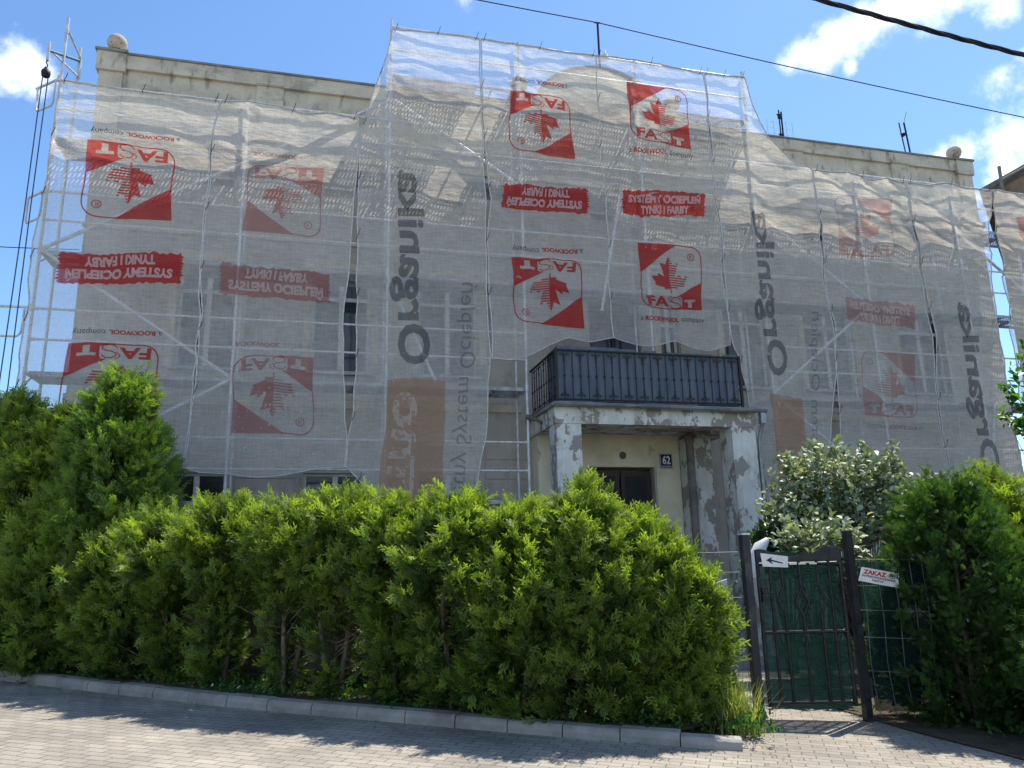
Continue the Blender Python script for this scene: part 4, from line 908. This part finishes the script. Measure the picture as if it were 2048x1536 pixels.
sg, pt = board('arrow_sign', [gp3(.03, 1.585, -.055), gp3(.36, 1.545, -.052), gp3(.35, 1.435, -.052), gp3(.045, 1.45, -.055)], .002, M['signw'], 'white paper sheet with black arrow pointing left tied to the gate', 'sign')
q = MB(); q.add([pt(.17,.50), pt(.40,.22), pt(.37,.42), pt(.80,.60), pt(.79,.70), pt(.36,.54), pt(.42,.80)], [(0,1,2),(2,3,4,5),(0,2,5),(0,5,6)]); q.build('arrow', M['ink'], sg)
# label strips on the middle rail
r_ = random.Random(3); q = MB()
for u in (.13, .27, .38, .49, .62):
    q.add([gp3(u, 1.478, -.0215), gp3(u+.09, 1.478, -.0215), gp3(u+.09, 1.462, -.0215), gp3(u, 1.462, -.0215)], [(0,1,2,3)])
q.build('tape', M['signw'], gate)
# fence right of the gate
fr_ = empty('wire_fence', (5.62, 6.7, 0), 'short wire mesh fence with dark green fabric right of the gate', 'fence')
FA, FB = Vector((5.40, 6.90, 0)), Vector((5.86, 6.55, 0))
def fp(u, z, A_=FA, B_=FB, o_=0): p = A_.lerp(B_, u); return (p.x, p.y-o_, z)
q = MB()
for u in (.02, .28, .54, .8, .99): q.tube([fp(u, 1.50), fp(u+.02, .95), fp(u-.01, .5), fp(u+.04, .0)], .0035, 5)
for z in (1.50, 1.24, 1.0, .74, .42, .1): q.tube([fp(-.05, z), fp(1, z-.01)], .003, 5)
q.build('mesh', M['wire'], fr_)
cloth([fp(0, 1.48, o_=-.03), fp(1.1, 1.46, o_=-.03), fp(1.15, .05, o_=-.03), fp(.02, .05, o_=-.03)], 12, 24, .006, 8, 'shade_fabric', M['shade'], fr_, .01)
zs_, pt = board('dog_ban_sign', [fp(.02, 1.425, o_=.02), fp(.60, 1.355, o_=.02), fp(.56, 1.215, o_=.02), fp(-.06, 1.29, o_=.02)], .003, M['signw'], 'tilted white sign with red ZAKAZ heading on the fence by the gate', 'sign')
def on_board(txt, u0, v0, u1, v1, m_, par, bold=.02):
    v_, f_, _ = text_mesh(txt, bold); q = MB(); q.add([pt(u0+(u1-u0)*a, v1-(v1-v0)*b) for a, b in v_], [tuple(g) for g in f_]); q.build('lettering', m_, par)
on_board('ZAKAZ', .07, .12, .68, .44, M['red'], zs_, .05); on_board('WYPROWADZANIA', .05, .49, .93, .66, M['ink'], zs_, .03); on_board('PSÓW', .34, .69, .64, .87, M['ink'], zs_, .03)
q = MB(); n_ = 20
for k in range(n_):
    a0_, a1_ = 2*math.pi*k/n_, 2*math.pi*(k+1)/n_; f_ = lambda a_, r: pt(.82+.085*r*math.cos(a_), .28+.17*r*math.sin(a_)); q.add([f_(a0_, 1), f_(a1_, 1), f_(a1_, .8), f_(a0_, .8)], [(0,1,2,3)])
q.add([pt(.765,.16), pt(.785,.14), pt(.875,.40), pt(.855,.42)], [(0,1,2,3)])
q.add([pt(.78,.24,.002), pt(.85,.24,.002), pt(.87,.20,.002), pt(.875,.27,.002), pt(.85,.30,.002), pt(.85,.37,.002), pt(.835,.37,.002), pt(.835,.31,.002), pt(.80,.31,.002), pt(.80,.37,.002), pt(.785,.37,.002)], [(0,1,4,8),(1,2,3,4),(4,5,6,7),(8,9,10,0)]); q.build('emblem', M['ink'], zs_)
# white panel with a dark ring behind the hedge end
wp, pt = board('round_light_panel', [(4.085,7.62,1.26), (4.30,7.62,1.32), (4.27,7.62,.55), (4.05,7.62,.50)], .02, M['signw'], 'white panel with dark round opening seen between hedge and gate post', 'panel')
q = MB()
for k in range(n_):
    a0_, a1_ = 2*math.pi*k/n_, 2*math.pi*(k+1)/n_; f_ = lambda a_, r: pt(.52+.22*r*math.cos(a_), .38+.14*r*math.sin(a_), .004); q.add([f_(a0_, 1), f_(a1_, 1), f_(a1_, .62), f_(a0_, .62)], [(0,1,2,3)])
q.build('ring', M['ink'], wp)
# torn green fabric at the hedge end
tf = empty('torn_shade_fabric', (3.9, 7.35, 0), 'ragged light green shade fabric hanging at the hedge end beside the gate', 'fabric')
cloth([(3.45,7.36,.98), (4.02,7.34,1.0), (4.17,7.32,.1), (3.4,7.4,.1)], 12, 20, .008, 12, 'cloth', M['shade2'], tf, .035)
q = MB()
for z in (.15, .4, .65, .9, 1.15, 1.4): q.tube([(3.3,7.30,z), (4.26,7.22,z)], .0025, 4)
for k in range(9): x = 3.35+k*.11; q.tube([(x, 7.30-.08*(x-3.3), .05), (x, 7.30-.08*(x-3.3), 1.5)], .0025, 4)
q.tube([(3.0,7.4,1.60), (4.27,7.21,1.60)], .004, 5)
q.build('mesh', M['wire'], tf)
# reed screen and mesh behind the hedge
rf = empty('reed_fence', (0, 9.6, .1), 'brown reed screen fence hidden behind the thuja hedge', 'fence')
fl = [koff(s, 1.25) for s in np.arange(1.6, 12.5, .5)]
q = MB(); q2 = MB(); q3 = MB()
for i in range(len(fl)-1):
    a, b = fl[i], fl[i+1]; z0 = gz(a.x)+.12; q.add([(a.x,a.y,z0), (b.x,b.y,z0), (b.x,b.y,z0+1.38), (a.x,a.y,z0+1.38), (a.x+.01,a.y+.02,z0), (b.x+.01,b.y+.02,z0), (b.x+.01,b.y+.02,z0+1.38), (a.x+.01,a.y+.02,z0+1.38)], [(0,1,2,3),(7,6,5,4),(3,2,6,7)])
    for k in range(8): q2.tube([(a.x, a.y-.03, z0+.05+.18*k), (b.x, b.y-.03, z0+.05+.18*k)], .0022, 4)
    for k in range(4): p = a.lerp(b, k/4); q2.tube([(p.x, p.y-.032, z0), (p.x, p.y-.032, z0+1.42)], .0018, 4)
    if i % 4 == 0: q3.tube([(a.x, a.y-.06, z0-.1), (a.x, a.y-.06, z0+1.5)], .025, 8)
q.build('reed_screen', M['reed'], rf); q2.build('mesh', M['wire'], rf); q3.build('posts', M['gate'], rf)['kind'] = 'stuff'
# ================================================================ PLANTS
def norm(a): return a/np.maximum(np.linalg.norm(a, axis=-1, keepdims=True), 1e-9)
def spray_template():
    V = []; F = []; T = []
    def blade(x0, y0, ang, L, w_, t0, t1, z0=0, z1=0):
        dx, dy = math.cos(ang), math.sin(ang); nx, ny = -dy*w_, dx*w_; n = len(V)
        V.extend([(x0, y0, z0), (x0+dx*L*.45+nx, y0+dy*L*.45+ny, (z0+z1)/2+.01), (x0+dx*L, y0+dy*L, z1), (x0+dx*L*.45-nx, y0+dy*L*.45-ny, (z0+z1)/2+.01)]); F.append((n, n+1, n+2, n+3)); T.extend([t0, (t0+t1)/2, t1, (t0+t1)/2])
    blade(0, 0, 0, 1, .030, .15, 1)
    for i, x in enumerate((.14, .34, .54, .74)):
        L = .52*(1-.5*x); s = 1 if i % 2 else -1
        blade(x, 0, s*R(36), L, .040, .15+.45*x, .7+.35*x, 0, -.05)
        blade(x+.09, 0, -s*R(34), L*.92, .040, .15+.45*x, .7+.35*x, 0, .05)
        if i < 2: blade(x+.5*L*math.cos(R(36)), s*.5*L*math.sin(R(36)), s*R(2), L*.55, .035, .45, .95)
    return np.array(V), np.array(F), np.array(T)
SPRAY = spray_template()
def leaf_template(w_=.3, fold=.12):
    V = [(0,0,0), (.3,w_,fold), (.72,w_*.8,fold*.8), (1,0,-.06), (.72,-w_*.8,fold*.8), (.3,-w_,fold), (.5,0,-.02)]
    F = [(0,1,2,6), (6,2,3,3), (0,6,4,5), (6,3,3,4)]
    V = np.array(V); F = np.array([(0,6,2,1), (6,3,3,2), (0,5,4,6), (6,4,3,3)])
    F = np.array([(0,6,2,1), (0,5,4,6), (6,4,3,2)]); return V, F, np.zeros(7)
LEAF = leaf_template()
def scatter(tpl, P, D, S, rng, tintb, flat=0.0, tvar=.35, nrm=None):
    """place template at P pointing D with size S; flat: 0 random roll .. 1 blades lie level"""
    V, F, T = tpl; n = len(P); a = norm(D); ref = norm(rng.normal(size=(n, 3))*(1-flat)+np.array([0, 0, 1.0])*flat*1.5) if nrm is None else norm(nrm+rng.normal(size=(n, 3))*.45)
    b = norm(np.cross(ref, a)); c = np.cross(a, b)
    W = P[:, None]+S[:, None, None]*(V[None, :, 0:1]*a[:, None]+V[None, :, 1:2]*b[:, None]+V[None, :, 2:3]*c[:, None])
    k = len(V); FF = (F[None]+(np.arange(n)*k)[:, None, None]).reshape(-1, F.shape[1])
    tt = np.clip(tintb[:, None]+(T[None]-.6)*.9+rng.normal(size=(n, 1))*tvar*.4, 0, 1).ravel()
    return W.reshape(-1, 3), FF, tt
def thuja(name, base, h, rad, prof, ncl, per, mats, lab, seed, group=None, size=.13, bias=.4, bare=0.0, lean=(0, 0), leaders=3, cat='thuja', yaw=1.0, rs=.12):
    rng = np.random.default_rng(seed); root = empty(name, base, lab, cat, group)
    bx, by, bz = base
    # branch tips on the lumpy envelope
    t = rng.uniform(0, 1, ncl*3); th = rng.uniform(0, 2*np.pi, ncl*3)
    keep = rng.uniform(0, 1, ncl*3) < (np.clip(np.interp(t, [0, .3, .56, .72], [.75*(1-bare), .85*(1-bare), 1-bare*.85, 1]), 0, 1)); t, th = t[keep][:ncl], th[keep][:ncl]; n = len(t)
    lump = 1+.16*np.sin(2*th+5*t+seed)+.12*np.sin(5*th-9*t+seed*2)+.10*rng.normal(size=n)
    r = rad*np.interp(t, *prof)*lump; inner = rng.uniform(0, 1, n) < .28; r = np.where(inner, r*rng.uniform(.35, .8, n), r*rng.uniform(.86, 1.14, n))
    C = np.c_[bx+lean[0]*t+r*np.cos(th), by+lean[1]*t+r*np.sin(th), bz+t*h*(1+.03*rng.normal(size=n))]
    outw = np.c_[np.cos(th), np.sin(th), np.zeros(n)]; D = norm(outw*.75+np.array([0, 0, 1.0])*(.55+.7*t[:, None])+rng.normal(size=(n, 3))*.25)
    idx = np.repeat(np.arange(n), per); m_ = len(idx); along = rng.uniform(-1, 1, m_)
    P = C[idx]+D[idx]*(along*rs*1.15)[:, None]+rng.normal(size=(m_, 3))*rs*.34
    Dv = norm(D[idx]*.9+outw[idx]*.25+rng.normal(size=(m_, 3))*.62+np.array([0, 0, .15])); S = size*rng.uniform(.55, 1.15, m_)
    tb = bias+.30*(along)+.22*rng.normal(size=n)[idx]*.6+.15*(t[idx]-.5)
    tb = np.where(inner[idx], tb-.35, tb)  # inner sprays tinted darker: shade inside the crown put into the colour
    # leaders
    LP, LD = [], []
    for k in range(leaders):
        u = rng.uniform(0, .5)*rad*np.interp(.95, *prof)*2; a_ = rng.uniform(0, 6.28); x, y = bx+lean[0]+u*math.cos(a_), by+lean[1]+u*math.sin(a_); hh = rng.uniform(.14, .36) if k else .34
        for j in range(34):
            v = rng.uniform(0, 1); LP.append((x+rng.normal()*.05*(1-v), y+rng.normal()*.05*(1-v), bz+h*.93+hh*v)); LD.append((rng.normal()*.5*(1-v*.6), rng.normal()*.5*(1-v*.6), 1))
    if LP:
        P = np.r_[P, LP]; Dv = np.r_[Dv, LD]; S = np.r_[S, size*rng.uniform(.5, .9, len(LP))]; tb = np.r_[tb, np.full(len(LP), bias+.35)]
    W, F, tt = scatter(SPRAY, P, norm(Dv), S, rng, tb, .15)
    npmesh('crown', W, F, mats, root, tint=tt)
    q = MB(); top_ = (bx+lean[0]*.8, by+lean[1]*.8, bz+h*.8); nst = 3 if h < 3 else 2
    for k in range(nst):
        a_ = k*2.1+seed; dx, dy = .10*math.cos(a_), .10*math.sin(a_)
        q.tube([(bx+dx*.4, by+dy*.4, bz-.1), (bx+dx*1.4, by+dy*1.2, bz+h*.25), (bx+dx*2.0+lean[0]*.4, by+dy*1.4+lean[1]*.4, bz+h*.5), (bx+dx+lean[0]*.8, by+dy+lean[1]*.8, bz+h*.85)], [.035, .028, .02, .008], 7)
    for k in range(44):
        a_ = rng.uniform(0, 6.28); z = bz+h*rng.uniform(.03, .75); L = rad*rng.uniform(.5, 1.15)
        q.tube([(bx+lean[0]*(z-bz)/h, by+lean[1]*(z-bz)/h, z), (bx+L*.5*math.cos(a_), by+L*.5*math.sin(a_), z+.10*L+.03), (bx+L*math.cos(a_+.15), by+L*math.sin(a_+.15), z+.45*L)], [.011, .007, .003], 5)
    q.build('trunk', M['bark'], root)
    return root
HP = ([0, .12, .35, .6, .78, .90, 1], [.58, .78, .95, 1.05, .92, .60, .14])
specs = [  # s along kerb, offset, height, radius, bare, label
 (1.0, .70, 1.26, .30, .0, 'lowest hedge thuja, at the gate end of the hedge'),
 (1.32, .66, 1.66, .40, .0, 'rounded hedge thuja between the lowest one and the pointed one'),
 (1.85, .52, 2.02, .48, .0, 'hedge thuja with a tall pointed leader in front of the house door'),
 (2.5, .47, 1.74, .52, .15, 'bright hedge thuja in front of the left portal column'),
 (3.15, .47, 1.86, .50, .35, 'hedge thuja in front of the bare scaffold bay, yellow weeds at its foot'),
 (3.85, .48, 1.80, .48, .55, 'hedge thuja in front of the orange net print with a ragged lower side'),
 (4.55, .50, 1.90, .50, .9, 'hedge thuja with the biggest bare gap showing the brown reed screen'),
 (5.15, .48, 1.82, .50, .85, 'hedge thuja with naked twigs at its foot, left of the reed screen gap'),
 (6.05, .47, 1.86, .50, .6, 'hedge thuja below the split between the two left nets'),
 (6.8, .48, 1.74, .50, .5, 'hedge thuja below the faded red prints with forked grey trunk'),
 (7.5, .5, 1.72, .50, .30, 'last yellow-topped thuja of the clipped hedge, next to the tall dark ones'),
]
for k, (s, o_, h, r, bare, lab) in enumerate(specs):
    p = koff(s, o_); pr = HP if bare < .5 else ([0, .12, .35, .52, .66, .8, .93, 1], [.26, .30, .34, .50, 1.0, 1.0, .72, .30])
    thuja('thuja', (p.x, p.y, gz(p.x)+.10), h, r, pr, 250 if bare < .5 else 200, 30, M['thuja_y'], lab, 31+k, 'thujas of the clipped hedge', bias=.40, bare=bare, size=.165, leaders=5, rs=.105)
TP = ([0, .1, .3, .55, .8, .95, 1], [.75, .95, 1.0, .9, .62, .28, .08])
for k, (s, o_, h, r, mt, b_, lab) in enumerate([
 (8.3, .8, 3.62, .72, 'thuja_g', .6, 'tall dark green thuja with a round shoulder beside the leftmost net'),
 (9.35, .75, 3.2, .66, 'thuja_y', .4, 'tall thuja with two lighter tips in the middle of the left clump'),
 (10.05, .65, 3.35, .80, 'thuja_y', .55, 'tall bright thuja cut by the left picture edge'),
 (8.75, .55, 2.25, .62, 'thuja_y', .45, 'shorter thuja in front of the tall left clump'),
 (11.1, .8, 3.2, .8, 'thuja_g', .5, 'thuja standing just outside the left edge')]):
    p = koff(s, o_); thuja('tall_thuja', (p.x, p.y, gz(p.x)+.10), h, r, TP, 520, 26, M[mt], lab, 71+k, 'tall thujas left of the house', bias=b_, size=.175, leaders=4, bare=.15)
thuja('dark_thuja', (6.31, 6.62, -.05), 2.22, .61, ([0,.1,.25,.6,.85,1], [.6,.9,1.05,1.05,.75,.25]), 640, 46, M['thuja_d'], 'dense dark green thuja right of the gate', 90, bias=.35, size=.09, leaders=1, bare=.1, rs=.09)
thuja('thuja_bush', (7.3, 6.95, -.1), 2.35, .62, TP, 360, 26, M['thuja_y'], 'lighter thuja with upright shoots behind the dark one at the right', 91, bias=.4, size=.17, leaders=4)
thuja('thuja_bush', (7.75, 6.4, -.1), 2.2, .62, HP, 330, 36, M['thuja_g'], 'green thuja cut by the right picture edge', 92, bias=.4, size=.12, leaders=3)
thuja('thuja_bush', (6.75, 5.55, -.1), 1.35, .55, HP, 260, 36, M['thuja_d'], 'low dark thuja at the bottom right corner', 93, bias=.4, size=.12, leaders=1)
# leafy shrub
def shrub(name, base, cen, rad3, nst, leaves, mats, lab, seed, size, cat, trunk=True, bias=.5, shoots=10, tpl=LEAF, droop=.1):
    rng = np.random.default_rng(seed); root = empty(name, base, lab, cat); cen = np.array(cen); rad3 = np.array(rad3)
    u = norm(rng.normal(size=(nst, 3))); u[:, 2] = np.abs(u[:, 2])*.9-.25*rng.uniform(0, 1, nst); u = norm(u); rr = rng.uniform(.45, 1, nst)**.5
    tips = cen+u*rad3*rr[:, None]*(1+.13*rng.normal(size=(nst, 1))); b = np.array(base)
    sh = rng.integers(0, nst, shoots); tips[sh] = cen+norm(u[sh]+np.array([0, 0, .8]))*rad3*1.12
    idx = np.repeat(np.arange(nst), leaves); n = len(idx); f = rng.uniform(0, 1, n)
    dirn = norm(tips-(cen-np.array([0, 0, rad3[2]*.7]))); P = tips[idx]-dirn[idx]*(f*.36)[:, None]+rng.normal(size=(n, 3))*.035
    D = norm(dirn[idx]*.6+rng.normal(size=(n, 3))*.8+np.array([0, 0, -droop])); S = size*rng.uniform(.6, 1.15, n)
    W, F, tt = scatter(tpl, P, D, S, rng, np.clip(bias+rng.normal(size=n)*.3, 0, 1), 0, .3, nrm=np.tile(np.array([0, -.25, 1.0]), (n, 1)))
    npmesh('crown', W, F, mats, root, tint=tt)
    q = MB()
    for k in range(0, nst, 3):
        m0 = b*.45+tips[k]*.55; m0[2] = b[2]*.5+tips[k][2]*.5; q.tube([tuple(b+rng.normal(size=3)*.03), tuple(m0), tuple(tips[k])], [.016, .009, .003], 5)
    q.build('trunk', M['bark'], root); return root
shrub('silver_shrub', (7.6, 9.7, -.1), (7.62, 9.6, 1.98), (1.5, .9, 1.18), 380, 30, M['shrubleaf'], 'large silvery leaved shrub behind the gate', 101, .105, 'shrub')
shrub('silver_shrub', (6.05, 8.6, 0), (6.1, 8.5, 1.5), (.62, .5, .62), 110, 26, M['shrubleaf'], 'smaller light leaved bush overhanging the gate top', 102, .10, 'shrub', shoots=4)
shrub('climber', (6.3, 9.6, 0), (6.35, 9.6, 1.55), (.55, .4, .55), 90, 26, M['darkleaf'], 'dark green leafy bush between the portal column and the gate', 103, .13, 'shrub', shoots=0)
shrub('fruit_tree', (11.4, 9.0, -.2), (11.2, 9.0, 3.5), (1.25, .9, 1.5), 120, 20, M['greenleaf'], 'bright green leafy branches entering at the right picture edge', 104, .13, 'tree', shoots=8)
shrub('hedge_creeper', (4.0, 6.9, 0), (3.7, 6.95, 1.2), (.35, .2, .35), 10, 12, M['greenleaf'], 'bright leafy shoots growing in the hedge beside the gate post', 105, .05, 'plant', shoots=0)
# white folded cover standing behind the gate
q = MB(); q.tube([(5.0,8.2,1.30), (5.02,8.2,1.50), (5.10,8.2,1.66), (5.20,8.2,1.74)], [.10, .10, .075, .03], 12); tag(q.build('white_chute', M['signw'], loc=(5.0,8.2,1.3)), 'pale rounded plastic piece sticking up behind the gate', 'plastic chute')
# grasses and weeds
def blades(name, cx, cy, sx, sy, n, h, seed, m_, lab, cat, w_=.006, lean=.5):
    rng = np.random.default_rng(seed); x = cx+rng.normal(size=n)*sx; y = cy+rng.normal(size=n)*sy; a = rng.uniform(0, 6.28, n); L = h*rng.uniform(.4, 1.1, n); le = lean*rng.uniform(.3, 1.2, n)
    V = np.zeros((n, 6, 3)); z0 = np.array([gz(v) for v in x])+.02
    for k, f in enumerate((0, .55, 1)):
        px = x+np.cos(a)*L*le*f*f; py = y+np.sin(a)*L*le*f*f; pz = z0+L*f*(1-.25*f*le); wd = w_*(1-f*.85)
        V[:, 2*k] = np.c_[px-np.sin(a)*wd, py+np.cos(a)*wd, pz]; V[:, 2*k+1] = np.c_[px+np.sin(a)*wd, py-np.cos(a)*wd, pz]
    F = np.array([(0,1,3,2), (2,3,5,4)])[None]+(np.arange(n)*6)[:, None, None]
    o = npmesh(name, V.reshape(-1, 3), F.reshape(-1, 4), m_, None, (cx, cy, gz(cx)), tint=np.repeat(np.clip(rng.normal(size=n)*.3+.5, 0, 1), 6)); return o
tag(blades('grass_tuft', 3.72, 6.62, .10, .10, 420, .50, 201, M['grass'], '', ''), 'tall dry grass tuft at the kerb left of the gate post', 'grass tuft')
wd = []
rng = np.random.default_rng(300); P = []; 
for k in range(900):
    s = rng.uniform(.2, 11); p = koff(s, rng.uniform(.16, 1.05)); hgt = rng.uniform(.02, .16)*(1.5 if 1.8 < s < 3.6 or 4 < s < 5 else .8); 
    for j in range(7): P.append((p.x+rng.normal()*.05, p.y+rng.normal()*.05, gz(p.x)+.10+rng.uniform(0, hgt)))
for k in range(260):
    x, y = rng.uniform(5.6, 9), rng.uniform(3.5, 7.5)
    for j in range(6): P.append((x+rng.normal()*.05, y+rng.normal()*.05, gz(x)+.05+rng.uniform(0, .1)))
P = np.array(P); n = len(P); W, F, tt = scatter(LEAF, P, norm(rng.normal(size=(n, 3))+[0, 0, .5]), .05*rng.uniform(.5, 1.3, n), rng, rng.uniform(0, 1, n), .3)
tag(npmesh('weeds', W, F, M['weed'], None, (0, 8, 0), tint=tt), 'low green weeds under the hedge along the kerb', 'weeds', kind='stuff')
P = []
for k in range(46):
    p = koff(rng.uniform(1.7, 3.1), rng.uniform(.1, .35)); P.append((p.x, p.y, gz(p.x)+.14+rng.uniform(0, .2)))
P = np.array(P); n = len(P); W, F, tt = scatter(LEAF, P, norm(rng.normal(size=(n, 3))), np.full(n, .02), rng, rng.uniform(0, 1, n))
tag(npmesh('yellow_flowers', W, F, M['yellow'], None, (2.4, 7, 0)), 'tiny yellow flowers in the weeds below the hedge', 'flowers', kind='stuff')
# dead brown sprays caught in the hedge
for k, (x, y, lab) in enumerate([(895,1277,'dead brown spray low in the hedge, left one'), (1057,1222,'dead brown spray at mid height of the hedge'), (1043,1293,'dead brown spray below the middle of the hedge'), (1212,1262,'dead brown spray right in the hedge facing the street'), (1045,1412,'dead brown spray hanging over the kerb')]):
    ok_ = koff(3.4-.0033*(x-895)*1.4, .12); p = atY(x, y, ok_.y+.02); W, F, tt = scatter(SPRAY, np.array([tuple(p)])+np.array([[0,0,.05],[.01,0,.05],[-.01,0,.05]]), np.array([(.1,-.3,-1.0),(.4,-.3,-1),(-.4,-.3,-1)]), np.array([.12,.09,.09]), rng, np.array([.5,.4,.6]))
    tag(npmesh('dead_spray', W, F, M['brownleaf'], None, tuple(p), tint=tt), lab, 'dead twig', 'dead sprays caught in the hedge')
# fallen leaves and crumbs along the kerb
P = []
for k in range(420):
    s_ = rng.uniform(.0, 11); p = koff(s_, -abs(rng.normal())*.35-.01); P.append((p.x, p.y, gz(p.x)+.008))
for k in range(260): x, y = rng.uniform(4.2, 6.6), rng.uniform(5.0, 8.2); P.append((x, y, gz(x)+.02))
P = np.array(P); n = len(P); W, F, tt = scatter(LEAF, P, np.c_[rng.normal(size=(n, 2)), np.zeros(n)], .022*rng.uniform(.4, 1.5, n), rng, rng.uniform(0, 1, n), .95)
tag(npmesh('fallen_leaves', W, F, M['brownleaf'], None, (2, 6.5, 0), tint=tt), 'scattered dry leaf crumbs on the paving along the kerb', 'fallen leaves', kind='stuff')
# litter on the bed
for k, (s, o_, lab) in enumerate([(5.6, .3, 'crumpled white scrap of paper on the soil by the kerb'), (5.95, .28, 'small white scrap lying left of the crumpled paper')]):
    p = koff(s, o_); q = MB(); z = gz(p.x)+.115
    r_ = random.Random(k); ring_ = [(p.x+.035*math.cos(i)*r_.uniform(.6, 1.3)*(1-.35*k), p.y+.03*math.sin(i)*r_.uniform(.6, 1.3), z+r_.uniform(0, .03)) for i in range(6)]
    q.add(ring_+[(p.x, p.y, z+.045)], [(i, (i+1) % 6, 6) for i in range(6)]); tag(q.build('paper_scrap', M['signw'], loc=(p.x, p.y, z)), lab, 'litter')
bpy.context.view_layer.update()
